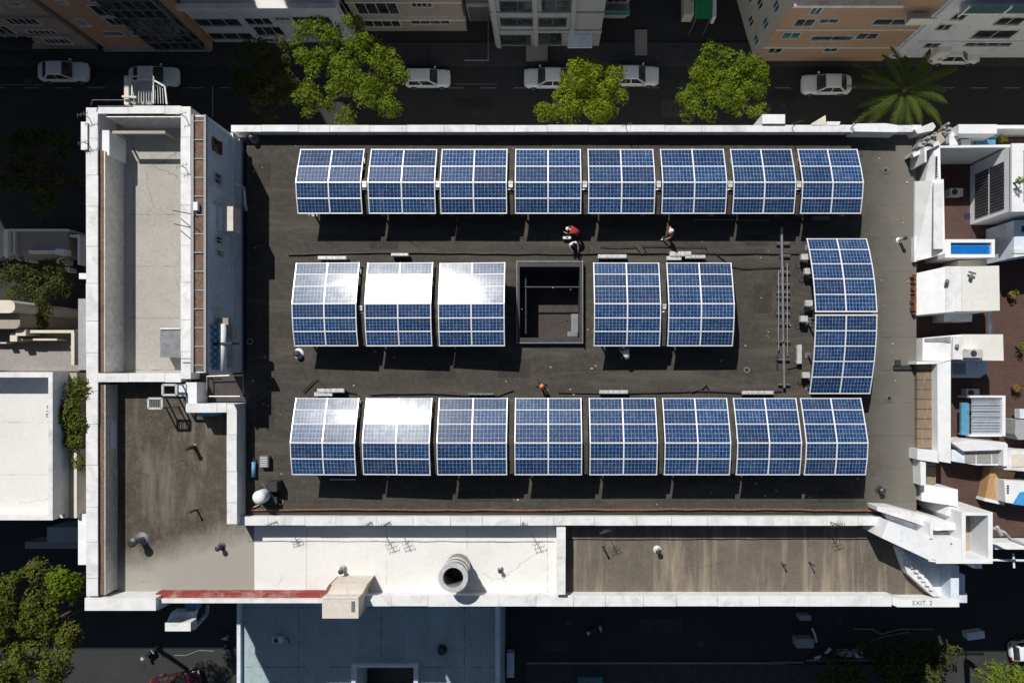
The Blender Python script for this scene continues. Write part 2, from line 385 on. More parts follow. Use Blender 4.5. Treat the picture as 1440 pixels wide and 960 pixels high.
def parapet(name, segs, zt, zb2, mat='white_paint', cap=True, n=None):
    """segs: px boxes (a,b,c,d) of the top face at zt"""
    m = MB()
    for (a, b, c, e) in segs: m.pbox(a, b, c, e, zt, zb2)
    o = m.build(name, mat, mb_root)
    if cap:
        k = MB(); rnd = random.Random(3)
        for (a, b, c, e) in segs:
            hor = (c-a) > (e-b); L = (c-a) if hor else (e-b); q = 0
            while q < L-1:
                l = min(rnd.uniform(38, 60), L-q)
                if L-q-l < 12: l = L-q
                j1, j2 = rnd.uniform(-.9, .3), rnd.uniform(-.3, .9); dz = rnd.uniform(.05, .075)
                if hor: k.pbox(a+q, b-.8+j1*.5, a+q+l-.5, e+.8+j2*.5, zt+dz, zt-.03)
                else: k.pbox(a-.8+j1*.5, b+q, c+.8+j2*.5, b+q+l-.5, zt+dz, zt-.03)
                q += l
        k.build('coping', mat, o)
    return o
ZT = R+.7
parapet('parapet', [(325, 177, 1296, 184.5)], ZT, zb)                                   # north
parapet('parapet', [(122, 151.5, 136.5, 838)], ZT, zb)                                  # west
parapet('parapet', [(137.2, 150, 254.5, 159)], ZT, zb)                                  # north of the pale roof
parapet('parapet', [(255.2, 150, 267, 533)], ZT, zb)                                    # east of the pale roof
parapet('parapet', [(137.2, 525.5, 254.8, 536)], ZT, zb)                                # south of the pale roof
parapet('parapet', [(334, 727, 1240, 737.5)], ZT, zb)                                   # between dark roof and southern strip
parapet('parapet', [(262, 568, 319, 579)], R+1.3, zb)
parapet('parapet', [(320, 568, 332, 737)], R+1.3, zb)
parapet('parapet', [(783.5, 741, 794.5, 836)], ZT, zb)                                  # partition wall
parapet('parapet', [(119, 840.5, 219, 858)], ZT, zb, cap=False)
parapet('parapet', [(219.5, 842, 453, 847.5)], R+.3, zb, cap=False)
parapet('parapet', [(507, 838, 1254, 851)], R+.3, zb)
d = MB(); d.ppoly([(1255, 838), (1266, 842), (1349, 842), (1349, 853), (1262, 853), (1255, 850)], R+.3, zb); d.build('parapet', 'white_clean', mb_root)
d = MB(); d.pbox(219, 833.5, 456, 840, R+.05, R-1); d.build('red_tile_edge', 'red_gutter', mb_root)
d = MB(); d.pbox(150, 837, 219, 840.2, R+.1, R-1); d.build('edge_trim', 'beige_wall', mb_root)
# ledges of weathered brick along the inner faces
d = MB(); d.pbox(138, 212, 146, 523, R+.6, R-1.5); d.pbox(138, 541, 146.5, 836, R+.6, R-1.5); d.pbox(150, 160.5, 254, 163.5, R+.6, R-1.5)
d.build('brick_ledge', 'brick', mb_root)
d = MB(); d.pbox(146.3, 212, 147.6, 523, R+.64, R-1.5); d.pbox(146.8, 541, 148.2, 836, R+.64, R-1.5); d.pbox(150, 163.8, 254, 165, R+.64, R-1.5)
d.build('ledge_rail', 'light_metal', mb_root)
d = MB(); d.pbox(158, 184, 232, 188, R+.45, R+.25); d.pbox(160, 184.5, 162, 187, R+.24, R-1.4); d.pbox(229, 184.5, 231, 187, R+.24, R-1.4); d.build('roof_beam', 'apron_concrete', mb_root)  # beam added to catch the sun, standing in for a lit strip in shadow
# tall wall east of the pale roof
XW = P(290, 0, R+4.4)[0]
tw = MB(); x0 = P(271, 0, R+4.4)[0]; y0 = P(0, 162, R+4.4)[1]; y1 = P(0, 524, R+4.4)[1]
tw.box(x0, XW, y1, y0, zb, R+4.4); tall = tw.build('tall_wall', 'blue_white_wall', mb_root)
d = MB(); d.box(x0+.1, XW-.12, y1+.1, y0-.1, R+4.38, R+4.43); d.build('tall_wall_top', 'brick', tall)
d = MB(); d.box(x0-.02, x0+.12, y1, y0, R+4.3, R+4.55); d.box(XW-.1, XW+.03, y1, y0, R+4.3, R+4.5)
rr_ = random.Random(9)
for i in range(14):
    yy = y1+.4+(y0-y1-.8)*i/13; d.box(x0+.12, XW-.1, yy, yy+.06, R+4.3, R+4.46+rr_.random()*.06)
d.build('coping', 'grey_wall', tall)
d = MB()   # ledges and pilasters on the tall wall
for pz in (R+1.25,): d.box(XW, XW+.18, y1, y0, pz, pz+.18)
d.box(XW, XW+.10, y1+.0, y0, R+.0, R+.35)
for yy in (y1+.1, y0-4.2, y0-.3): d.box(XW, XW+.07, yy, yy+.22, R, R+4.3)
d.build('wall_ledge', 'white_clean', tall)
for (pa, pb, pya, pyb, fm) in ((298, 309, 192, 218, 'rust'), (300, 309, 240, 262, 'window_frame'), (300, 308, 282, 291, 'window_frame'), (302, 310, 330, 345, 'window_frame'), (303, 311, 350, 362, 'window_frame')):
    _, ya, za = onX(XW, pa, pya); _, yb, zb_ = onX(XW, pb, pyb)
    window_box(tall, 'X', XW, min(ya, yb), max(ya, yb), zb_, za, 1, 'dark_glass', fm, .08, sgn=1)
# lettering on the corner parapet
def text(body, size, loc, mat, parent, rot=(0, 0, 0), name='lettering'):
    cu = bpy.data.curves.new(name, 'FONT'); cu.body = body; cu.size = size; cu.extrude = .004; cu.align_x = 'CENTER'; cu.align_y = 'CENTER'
    o = bpy.data.objects.new(name+'_tmp', cu); COL.objects.link(o)
    dg = bpy.context.evaluated_depsgraph_get(); me = bpy.data.meshes.new_from_object(o.evaluated_get(dg))
    bpy.data.objects.remove(o)
    me.materials.clear(); me.materials.append(MATS[mat])
    q = bpy.data.objects.new(name, me); COL.objects.link(q); q.parent = parent
    off = Vector((0, 0, 0)); r = parent
    while r: off += r.location; r = r.parent
    q.location = Vector(loc)-off; q.rotation_euler = rot; return q
text('EXIT. 2', .42, P(1297, 847.5, R+.31), 'grey_metal', mb_root)

# light well kerb
lw = thing('light_well_kerb', 'square raised kerb around the dark opening in the middle of the roof', 'kerb', P(770, 425, R))
d = MB()
d.box(hx0-.15, hx0-.001, hy1-.3, hy0+.3, R, R+.3); d.box(hx1+.001, hx1+.15, hy1-.3, hy0+.3, R, R+.3)
d.box(hx0, hx1, hy0+.001, hy0+.3, R, R+.3); d.box(hx0, hx1, hy1-.3, hy1-.001, R, R+.3)
d.build('kerb', 'dark_metal', lw)
d = MB(); d.box(hx0-.2, hx0-.15, hy1-.38, hy0+.38, R, R+.34); d.box(hx1+.15, hx1+.2, hy1-.38, hy0+.38, R, R+.5); d.box(hx0-.15, hx1+.15, hy0+.3, hy0+.36, R, R+.34); d.box(hx0-.15, hx1+.15, hy1-.36, hy1-.3, R, R+.34)
d.build('edge_trim', 'grey_metal', lw)
d = MB(); c0 = P(741, 384, R-.4); d.tube((hx0+.35, hy0-.1, R-.6), (hx0+.35, hy1+.3, R-.6), .09, 10); d.tube((hx0, hy0-1.2, R-.5), (hx1, hy0-1.2, R-.5), .05, 8)
d.build('well_pipe', 'dark_metal', lw)
d = MB(); d.box(hx1-.5, hx1-.05, hy1+.4, hy1+1.6, R-1.2, R-.9); d.box(hx1-.75, hx1-.1, hy1+.15, hy1+.45, R-1.1, R-.8); d.build('bracket', 'grey_metal', lw)

# ------------------------------------------------------------------ solar arrays
def profile(pys, tilts, z0):
    out = [((NY-pys[0])*(H-z0)/F, z0)]
    for p, t in zip(pys[1:], tilts):
        Y0, z = out[-1]; z1 = z
        for _ in range(12):
            Y1 = (NY-p)*(H-z1)/F; z1 = z+math.tan(rad(t))*(Y0-Y1)
        out.append(((NY-p)*(H-z1)/F, z1))
    return out
def array(pxl, pxr, prof, ridge, label, group, roll=0.0, gap=0.0):
    zr = prof[ridge][1]
    X0 = (pxl-NX)*(H-zr)/F; X1 = (pxr-NX)*(H-zr)/F; Xm = (X0+X1)/2
    ym = (prof[0][0]+prof[-1][0])/2
    root = thing('solar_array', label, 'solar array', (Xm, ym, R), group)
    T = math.tan(rad(roll))
    def pt(x, Y, z, off=0): return Vector((x, Y, z+(x-Xm)*T+off))
    cols = [X0, Xm, X1]
    fr = MB(); w = .052
    n = len(prof)
    # frame bars across (east-west) and along (north-south)
    for i, (Y, z) in enumerate(prof):
        ww = .06 if 0 < i < n-1 else .055
        if i == ridge: ww = .08
        fr.beam(pt(X0-.04, Y, z, -.01), pt(X1+.04, Y, z, -.01), ww, .07)
    for j, x in enumerate(cols):
        ww = .078 if j == 1 else .055
        for (Ya, za), (Yb, zb2) in zip(prof, prof[1:]):
            fr.beam(pt(x, Ya+.02, za, -.004), pt(x, Yb-.02, zb2, -.004), ww, .074)
    fr.build('frame', 'panel_frame', root)
    rj = random.Random(zlib.crc32(label.encode()) & 0xffff)
    for i in range(n-1):
        (Ya, za), (Yb, zb2) = prof[i], prof[i+1]
        for j in (0, 1):
            xa, xb = cols[j]+.032, cols[j+1]-.032
            s = .032; L = math.hypot(Ya-Yb, za-zb2); u = s/L
            A = (Ya+(Yb-Ya)*u, za+(zb2-za)*u); B = (Yb+(Ya-Yb)*u, zb2+(za-zb2)*u)
            jz = [rj.uniform(-.006, .006) for _ in range(3)]
            top = [pt(xa, A[0], A[1], .012+jz[0]), pt(xb, A[0], A[1], .012+jz[1]), pt(xb, B[0], B[1], .012+jz[2]), pt(xa, B[0], B[1], .012+jz[0]+jz[2]-jz[1])]
            bot = [p-Vector((0, 0, .03)) for p in top]
            m = MB(); m.add(top+bot, [(0, 3, 2, 1), (4, 5, 6, 7), (0, 1, 5, 4), (1, 2, 6, 5), (2, 3, 7, 6), (3, 0, 4, 7)])
            uvs = [(0, 1), (0, 0), (1, 0), (1, 1)]+[(0.02, .02)]*20
            m.build('panel', 'solar_cells', root, uvs=uvs)
    if gap:
        gm = MB()
        for (Ya, za), (Yb, zb2) in zip(prof, prof[1:]):
            a_, b_ = X1+.06, X1+gap; gm.quad8([(a_, Yb, zb2-.34), (b_, Yb, zb2-.34), (b_, Ya, za-.34), (a_, Ya, za-.34), (a_, Yb, zb2-.3), (b_, Yb, zb2-.3), (b_, Ya, za-.3), (a_, Ya, za-.3)])
        gm.build('gap_cover', 'bitumen', root)  # dark strip added under the gap so the row's shadow stays unbroken
    # posts and rails
    def zat(Y):
        for (Ya, za), (Yb, zb2) in zip(prof, prof[1:]):
            if Yb <= Y <= Ya: return za+(zb2-za)*(Ya-Y)/(Ya-Yb)
        return prof[-1][1]
    ys = [prof[0][0]-.35, prof[ridge][0] if 0 < ridge < n-1 else ym, prof[-1][0]+.35]
    for x in (X0+.45, X1-.45):
        for Y in ys:
            zt = pt(x, Y, zat(Y))[2]-.12
            m = MB(); m.beam((x, Y, R), (x, Y, zt), .09, .09); m.box(x-.18, x+.18, Y-.18, Y+.18, R, R+.05); m.build('post', 'grey_metal', root)
        rl = MB()
        for (Ya, za), (Yb, zb2) in zip(prof, prof[1:]): rl.beam(pt(x, Ya, za, -.09), pt(x, Yb, zb2, -.09), .06, .08)
        rl.build('rail', 'grey_metal', root)
    return root
p1 = profile([210.5, 234, 256.5, 279, 300], [23, 19, -9, -16], R+1.2)
p2 = profile([370, 385.5, 402.5, 427, 447, 466, 486], [18.2, 16.6, 15, -3, -10, -17], R+1.5)
p3 = profile([560, 576, 596, 622.5, 645, 667], [23, 21, 18.5, -6, -14], R+1.65)
p4 = profile([336, 351, 371, 392, 414, 438], [27, 22, 17, 12, 8], R+1.1)
p5 = profile([443, 465, 486.5, 508, 530, 553], [-3, -7, -11, -15, -19], p4[-1][1])
r1 = [(416, 507), (517.5, 611), (619, 712), (724.5, 817), (828, 921), (932, 1022), (1032.5, 1119), (1129, 1214)]
r2 = [(410, 501), (512.5, 606), (616, 709), (836, 929), (940.5, 1032.5)]
r3 = [(407.5, 499), (509, 604), (614.5, 712), (724, 818), (830, 924.5), (935.5, 1027.5), (1037.5, 1127), (1134, 1220.5)]
for i, (a, b) in enumerate(r1):
    array(a, b, p1, 2, f'arched blue solar array with white frame, {ORD[i]} from the left in the top row', 'arched solar arrays of the top row', random.Random(i).uniform(-.5, .3), gap=.42 if i < 7 else 0)
rolls2 = [2.9, 3.0, 4.4, -.3, -.6]
for i, (a, b) in enumerate(r2):
    side = ['leftmost of the middle row', 'second of the middle row, washed out by sun glare', 'beside the left edge of the dark opening, partly in glare', 'beside the right edge of the dark opening', 'rightmost of the middle row'][i]
    array(a, b, p2, 3, f'arched six-tier solar array, {side}', 'arched solar arrays of the middle row', rolls2[i], gap=.42 if i in (0, 1, 3) else 0)
for i, (a, b) in enumerate(r3):
    array(a, b, p3, 3, f'arched five-tier solar array with white frame, {ORD[i]} from the left in the bottom row', 'arched solar arrays of the bottom row', (2.8, 3.0, -.5, .2, -.3, .3, .2, -.2)[i], gap=.42 if i < 7 else 0)
array(1147, 1233, p4, 5, 'solar array rising southwards, upper of the two stacked at the right end of the roof', 'stacked solar arrays at the right end')
array(1147, 1233, p5, 0, 'solar array falling southwards, lower of the two stacked at the right end of the roof', 'stacked solar arrays at the right end')

# ------------------------------------------------------------------ roof equipment between arrays
def junction(px, py, label, z=R+2.0, s=1.0, mat='light_metal'):
    x, y, _ = P(px, py, z)
    t = thing('junction_box', label, 'junction box', (x, y, R), 'junction boxes between the arrays')
    m = MB(); m.beam((x, y, R), (x, y, z-.25), .07, .07); m.build('post', 'grey_metal', t)
    m = MB(); m.box(x-.17*s, x+.17*s, y-.26*s, y+.26*s, z-.25, z); m.box(x-.20*s, x+.20*s, y+.05, y+.12, z-.3, z+.03); m.build('housing', mat, t)
    m = MB(); m.path([(x-.3, y-.33, z-.12), (x, y-.30, z-.05), (x+.3, y-.34, z-.12)], .025); m.path([(x-.1, y+.3, z-.1), (x+.14, y+.42, z-.2)], .025); m.build('conduit', 'grey_metal', t)
for i in range(7):
    for row, rr, py in (('top', r1, 259), ('bottom', r3, 617)):
        px = (rr[i][1]+rr[i+1][0])/2
        junction(px, py, f'pale junction box between the {ORD[i]} and {ORD[i+1]} arrays of the {row} row', s=.75)
junction(507, 433, 'small junction box between the two leftmost arrays of the middle row', s=.6)
junction(934.5, 431, 'small junction box between the two rightmost arrays of the middle row', s=.6)
def tray(px, py, w, h, label, mat='light_metal', z=R+.45, two=False):
    x0, y0, _ = P(px-w/2, py-h/2, z); x1, y1, _ = P(px+w/2, py+h/2, z)
    t = thing('inverter_box', label, 'inverter', ((x0+x1)/2, (y0+y1)/2, R), 'long white inverter boxes on the roof')
    m = MB(); m.box(x0, x1, y0, y1, z-.28, z)
    m.box(x0+.03, x1-.03, y0-.03, y1+.03, z+.001, z+.03); m.build('housing', mat, t)
    for k in (.12, .88):
        q = MB()
        if abs(x1-x0) > abs(y1-y0): xx = x0+(x1-x0)*k; q.box(xx-.05, xx+.05, y0-.05, y1+.05, R, z-.27)
        else: yy = y0+(y1-y0)*k; q.box(x0-.05, x1+.05, yy-.05, yy+.05, R, z-.27)
        q.build('foot', 'grey_metal', t)
    q = MB(); 
    for k in (.3, .5, .7): 
        if abs(x1-x0) > abs(y1-y0): xx = x0+(x1-x0)*k; q.box(xx-.015, xx+.015, y1-.035, y0+.035, z-.2, z+.036)
    if q.v: q.build('strap', 'grey_metal', t)
    if two:
        q = MB(); q.box(x0-.2, x0+(x1-x0)*.55, y1-.22, y1+.02, z-.2, z-.04); q.build('side_housing', mat, t)
tray(467, 362.5, 40, 5, 'long white inverter box above the leftmost array of the middle row')
tray(562, 358, 24, 4, 'white inverter box at the top of the glaring middle array')
tray(861, 360.5, 40, 5.5, 'white inverter box above the array right of the dark opening')
tray(957, 357, 30, 7, 'wide white inverter box above the rightmost middle array', two=True)
tray(978, 361, 28, 5, 'slim white inverter box touching the wide one above the rightmost middle array')
tray(465, 549, 38, 5.5, 'white inverter box above the leftmost array of the bottom row', two=True)
tray(676, 554, 36, 2.5, 'thin grey conduit box above the third array of the bottom row', 'grey_metal')
tray(863, 551, 40, 5, 'white inverter box above the fifth array of the bottom row')
tray(1066, 552, 44, 5, 'white inverter box above the seventh array of the bottom row')
tray(1155, 306, 24, 5, 'short grey box at the lower edge of the rightmost top array', 'grey_metal')
tray(1124.5, 498, 6, 27, 'upright white box standing left of the lower stacked array')
tray(482, 674, 36, 1.5, 'thin pale bar lying below the leftmost bottom array', z=R+.15)
for (px, py, lb) in ((1132, 361, 'upper white bracket box at the left edge of the stacked arrays'), (1137, 381, 'second white bracket box at the left edge of the stacked arrays'), (1138, 426, 'white hooded box beside the joint of the stacked arrays'), (1131, 448, 'small pale box just below the joint of the stacked arrays'), (1134, 527, 'lowest small box left of the lower stacked array')):
    x, y, _ = P(px, py, R+.8)
    t = thing('bracket_box', lb, 'bracket box', (x, y, R), 'small boxes left of the stacked arrays')
    m = MB(); m.box(x-.22, x+.22, y-.18, y+.18, R+.5, R+.8); m.build('housing', 'light_metal', t)
    m = MB(); m.beam((x, y, R), (x, y, R+.5), .06, .06); m.path([(x+.2, y, R+.6), (x+.6, y+.05, R+.7)], .03); m.path([(x-.05, y-.15, R+.5), (x-.3, y-.4, R+.3), (x-.3, y-.5, R)], .02); m.build('post', 'dark_metal', t)
# cables along the rows
def cable(pts, r, label, z=R+.06, mat='cable_black', name='cable', jit=1.0):
    rj = random.Random(zlib.crc32(label.encode()) & 0xfff); P3 = []
    for (a, b), (c, e) in zip(pts, pts[1:]):
        n = max(1, int(math.hypot(c-a, e-b)/22))
        for k in range(n): P3.append(P(a+(c-a)*k/n+rj.uniform(-.3, .3)*jit, b+(e-b)*k/n+rj.uniform(-.6, .6)*jit, z+rj.uniform(0, .04)))
    P3.append(P(pts[-1][0], pts[-1][1], z))
    return one(name, MB().path(P3, r), mat, label, 'cable', 'cables lying on the dark roof')
cable([(405, 358), (560, 355), (700, 357), (805, 357), (840, 356), (1132, 357)], .045, 'long black cable running above the middle row of arrays')
cable([(905, 345), (960, 347), (992, 348), (995, 352)], .03, 'short black cable near the person in the pink vest', R+.1)
cable([(844, 346), (870, 348), (895, 347)], .03, 'short dark cable above the inverter box right of the opening', R+.1)
cable([(895, 347), (902, 358), (908, 352), (903, 345)], .03, 'looped dark cable between the two middle inverter boxes', R+.1)
cable([(785, 552), (840, 553), (1000, 550), (1040, 552), (1100, 550)], .05, 'long black cable running above the bottom row of arrays')
cable([(426, 551), (440, 536), (446, 533), (456, 543), (500, 553)], .04, 'bent black hose above the leftmost bottom array', R+.12)
cable([(520, 554), (600, 553), (700, 556), (722, 548)], .04, 'grey conduit above the second and third bottom arrays', R+.1, 'cable_black')
cable([(972, 551), (985, 547), (993, 541), (997, 548)], .04, 'kinked dark hose above the sixth bottom array', R+.12)
cable([(352, 717), (520, 716), (700, 717), (900, 716), (1100, 716), (1235, 718)], .05, 'long rusty pipe along the lower edge of the dark roof', R+.16, 'rust')
cable([(352, 721), (600, 722), (900, 720.5), (1235, 722.5)], .04, 'dark cable beside the parapet at the lower edge of the dark roof', R+.2)
cable([(1005, 356), (1030, 375), (1045, 377), (1110, 376)], .035, 'thin dark cable running right from the rightmost middle array', R+.08)
cable([(790, 758), (1235, 757)], .025, 'thin dark cable along the top of the brown roof', R-.55)
cable([(347, 760), (780, 761)], .02, 'thin grey cable along the top of the white roof', R-.56, 'grey_metal')
cable([(975, 309), (1082, 310)], .02, 'thin grey wire in the shadow of the top row', R+.1, 'grey_metal', jit=.3)
# pipe rack at right
t = thing('pipe_rack', 'grey pipe rack running down the roof left of the stacked arrays', 'pipe rack', P(1100, 430, R))
m = MB(); m.tube(P(1099, 320, R+.35), P(1103, 545, R+.35), .09, 10); m.build('main_pipe', 'grey_metal', t)
m = MB(); m.tube(P(1095, 380, R+.3), P(1095, 492, R+.3), .045, 8); m.tube(P(1107, 370, R+.3), P(1107.5, 500, R+.3), .04, 8); m.tube(P(1101, 375, R+.55), P(1101.5, 480, R+.55), .05, 8); m.build('side_pipe', 'grey_metal', t)
for py in (343, 360, 383, 400, 411, 418, 429, 441, 455, 480, 505, 540):
    m = MB(); m.box(*(P(1092+random.Random(py).uniform(-3, 3), 0, R)[0], P(1109, 0, R)[0]), P(0, py, R)[1]-.03, P(0, py, R)[1]+.03, R+.15, R+.30); m.build('cross_bar', 'grey_metal', t)
m = MB(); m.path([P(1094, 497, R+.3), P(1092, 505, R+.3), P(1093, 514, R+.3)], .04); m.path([P(1107, 516, R+.2), P(1122, 513, R+.2)], .04); m.build('branch_pipe', 'dark_metal', t)
# small roof stuff: vents, posts
def vent(px, py, z0, h, r, label, mat='grey_metal', bent=False):
    x, y, _ = P(px, py, z0)
    t = thing('roof_vent', label, 'vent', (x, y, z0), 'small vents on the roofs')
    m = MB(); m.tube((x, y, z0), (x, y, z0+h), r, 12); m.lathe((x, y), [(r*2.0, z0), (r*1.9, z0+.03), (r*1.1, z0+.06)], 14); m.build('pipe', mat, t)
    m = MB(); m.lathe((x, y), [(r*1.3, z0+h-.02), (r*1.35, z0+h+.05), (r*.6, z0+h+.12)], 14); m.build('cap', 'dark_metal' if not bent else mat, t)
vent(200, 757, R-.6, 1.05, .22, 'wide capped vent near the left edge of the stained roof', 'grey_metal')
vent(274, 628, R-.6, .9, .11, 'dark vent pipe in the middle of the stained roof', 'dark_metal')
vent(277, 716, R-.6, .8, .06, 'thin vent pipe above the pale apron of the stained roof', 'dark_metal')
vent(312, 768, R-.6, .55, .13, 'squat vent on the pale apron beside the white roof', 'dark_metal')
vent(483, 800, R-.6, .55, .13, 'small grey vent on the white roof near the beige box', 'grey_metal')
vent(704, 800, R-.6, .45, .10, 'small grey vent right of the big round duct', 'grey_metal')
vent(848, 768, R-.6, .9, .06, 'thin vent pipe at the left part of the brown roof', 'dark_metal')
vent(924, 772, R-.6, .55, .13, 'pale squat vent in the middle of the brown roof', 'light_metal')
vent(1138, 790, R-.6, .8, .04, 'thin rod vent at the right part of the brown roof', 'dark_metal')
vent(1099, 790, R-.6, .7, .05, 'slim rusty vent beside the rectangle mark on the brown roof', 'rust')
vent(1264, 338, R, .8, .10, 'pale vent casting a shadow right of the stacked arrays', 'light_metal')
vent(1236, 688, R, .5, .14, 'dark vent near the lower right corner of the dark roof', 'dark_metal')
vent(420, 497, R, .35, .17, 'small white vent below the leftmost middle array', 'light_metal')
vent(622, 912, 4.5, .6, .22, 'dark vent on the shaded blue roof', 'dark_metal')
vent(358, 196, R, .5, .14, 'grey vent at the upper left corner of the dark roof', 'grey_metal')
vent(1200, 190, R, .9, .05, 'thin vent by the upper parapet over the rightmost top array', 'grey_metal')
x, y, _ = P(1269, 517, R)
one('roof_hatch', MB().box(x-.6, x+.6, y-.12, y+.16, R, R+.14).box(x-.5, x-.2, y+.16, y+.5, R, R+.22), 'dark_metal', 'low dark hatch lying right of the lower stacked array', 'hatch')
# antenna masts with wires on the parapets
def mast(px, py, z0, h, label, lean=(0, 0), arms=2):
    x, y, _ = P(px, py, z0)
    t = thing('antenna_mast', label, 'antenna', (x, y, z0), 'thin masts on the parapets')
    tip = Vector((x+lean[0], y+lean[1], z0+h))
    m = MB(); m.tube((x, y, z0), tip, .025, 6); m.build('pole', 'dark_metal', t)
    m = MB()
    for k in range(arms):
        c = Vector((x, y, z0)).lerp(tip, .95-.2*k); m.tube(c-Vector((.35-.08*k, .1, 0)), c+Vector((.35-.08*k, .1, 0)), .015, 5)
        for q in (-.3, -.1, .1, .3): m.tube(c+Vector((q, q*.3-.14, 0)), c+Vector((q, q*.3+.14, 0)), .01, 4)
    m.build('aerial', 'dark_metal', t)
for i, (px, py, h, lb) in enumerate(((522, 733, 1.6, 'lattice aerial on the lower parapet above the beige box'), (548, 733, 1.5, 'aerial on the lower parapet left of the round duct'), (735, 733, 1.6, 'aerial on the lower parapet right of the round duct'), (850, 743, 1.2, 'aerial on the parapet at the left of the brown roof'), (1167, 733, 1.4, 'aerial on the parapet at the right of the brown roof'), (390, 733, 1.1, 'small aerial on the parapet near the round white tank'))):
    mast(px, py, ZT, h, lb, lean=(.05*(-1)**i, .05), arms=3)
for i, (px, py, h, lb) in enumerate(((126, 166, .7, 'small post on the top left corner of the white parapet'), (126, 204, .6, 'small post on the left parapet beside the white box'), (262, 166, .7, 'small post on the corner parapet above the dark gap'), (262, 237, .6, 'upper small post on the parapet above the dark gap'), (1113, 181, 1.2, 'thin post on the upper parapet near the last arrays'), (1195, 181, 1.3, 'thin post on the upper parapet by the white ledge'), (880, 181, .7, 'short post on the upper parapet above the middle arrays'))):
    mast(px, py, ZT, h, lb, arms=1)

# ------------------------------------------------------------------ big duct, beige box, round tank
x, y, _ = P(643, 799, R)
x2, y2, _ = P(636, 819, R+2.2)
t = thing('exhaust_duct', 'big round grey exhaust duct with a dark open mouth on the white roof', 'duct', (x, y, R-.6))
m = MB(); m.lathe((x, y), [(.83, R-.6), (.83, R+1.55), (.88, R+1.6), (.9, R+1.66)], 36)
# hollow: replace cap by open ring
m = MB(); m.ring((x, y), .70, .80, R-.6, R+1.75, 40); m.build('pipe', 'grey_metal', t, True)
m = MB(); m.ring((x, y), .62, .90, R+1.75, R+1.95, 40); m.build('rim', 'light_metal', t)
m = MB(); m.ring((x, y), .80, .86, R+.4, R+.5, 40); m.ring((x, y), .80, .86, R+1.1, R+1.18, 40); m.build('band', 'light_metal', t)
m = MB(); m.lathe((x, y), [(.699, R-.2), (.699, R-.18)], 30); m.build('damper', 'black_rubber', t)
t = thing('plant_box', 'beige box standing across the lower parapet beside the red tiles', 'box', P(485, 835, R-.6))
m = MB(); zt = R+1.9
m.pbox(453, 840, 504, 869, zt, R-3); m.build('housing', 'beige_metal', t)
m = MB(); m.ppoly([(466, 820), (517, 820), (507, 839.3), (457, 839.3)], zt-.75, R-.6); m.build('lower_housing', 'beige_metal', t)
m = MB(); m.pbox(494, 845, 499, 860, zt+.03, zt-.01); m.build('grille', 'grey_metal', t)
m = MB(); m.pbox(453, 839, 504, 841, zt+.05, zt-.01); m.build('lid_edge', 'white_paint', t)
m = MB(); m.ppoly([(462, 822), (466, 822), (457, 838), (453, 838)], zt-.7, R-.6); m.build('side_trim', 'rust', t)
x, y, _ = P(376, 694, R)
t = thing('water_tank', 'round white tank on a dark stand in the lower left corner of the dark roof', 'tank', (x, y, R))
m = MB(); m.lathe((x, y), [(.40, R+.5), (.42, R+.6), (.42, R+1.25), (.36, R+1.38), (.22, R+1.46), (.10, R+1.48)], 28); m.build('shell', 'white_clean', t, True)
m = MB(); m.ring((x, y), .43, .58, R+.4, R+.56, 28); m.build('hoop', 'black_rubber', t)
for k in range(4):
    a = k*math.pi/2+.6; m = MB(); m.beam((x+.45*math.cos(a), y+.45*math.sin(a), R), (x+.45*math.cos(a), y+.45*math.sin(a), R+.5), .07, .07); m.build('leg', 'dark_metal', t)
m = MB(); m.box(x+.35, x+.95, y+.3, y+.9, R, R+.9); m.box(x+.45, x+.8, y-.55, y-.1, R, R+.5); m.build('pump', 'dark_metal', t)
m = MB(); m.path([(x+.5, y+.3, R+.95), (x+.2, y+.75, R+1.1), (x-.1, y+.8, R+.6)], .05); m.path([(x-.5, y-.7, R+.1), (x-1, y-.9, R+.1)], .04); m.build('hose', 'grey_metal', t)
x, y, _ = P(371, 649, R+.4)
t = thing('grille_box', 'small grey box with a slatted lid above the round white tank', 'box', (x, y, R))
MB().box(x-.28, x+.28, y-.36, y+.36, R, R+.4).build('housing', 'grey_metal', t)
m = MB()
for k in range(5): m.box(x-.22, x+.22, y-.3+k*.13, y-.24+k*.13, R+.401, R+.43)
m.build('slat', 'light_metal', t)
x, y, _ = P(354, 660, R+.5)
t = thing('gas_cylinder', 'slim blue cylinder lying beside the white wall near the round tank', 'cylinder', (x, y, R))
m = MB(); m.tube((x, y-.5, R+.2), (x, y+.45, R+.2), .13, 14); m.build('shell', 'blue_plastic', t, True)
MB().tube((x, y+.45, R+.2), (x, y+.7, R+.2), .05, 10, .04).build('valve', 'dark_metal', t)

# ------------------------------------------------------------------ things on the left roof
def wall_unit(px0, py0, px1, py1, zt, h, label, mat='white_clean', name='roof_cabinet', cat='cabinet', grp=None, lid=True):
    x0, y0, _ = P(px0, py0, zt); x1, y1, _ = P(px1, py1, zt)
    t = thing(name, label, cat, ((x0+x1)/2, (y0+y1)/2, zt-h), grp)
    MB().box(x0, x1, y0, y1, zt-h, zt-.04).build('housing', mat, t)
    if lid: MB().box(x0-.03, x1+.03, y0+.03, y1-.03, zt-.04, zt).build('lid', mat, t)
    return t, x0, x1, y0, y1
wall_unit(114.5, 172, 122, 210, R+.9, 1.2, 'long white box hung outside the top of the left parapet')
t, x0, x1, y0, y1 = wall_unit(139, 184, 153, 218, R+.5, 1.8, 'white cabinet inside the top left corner of the pale roof')
wall_unit(137.5, 366, 147.5, 391, R+.45, .5, 'narrow white box on the brick ledge of the left wall')
wall_unit(146.5, 320, 151, 332, R-.2, .5, 'tiny white box fixed below the brick ledge')
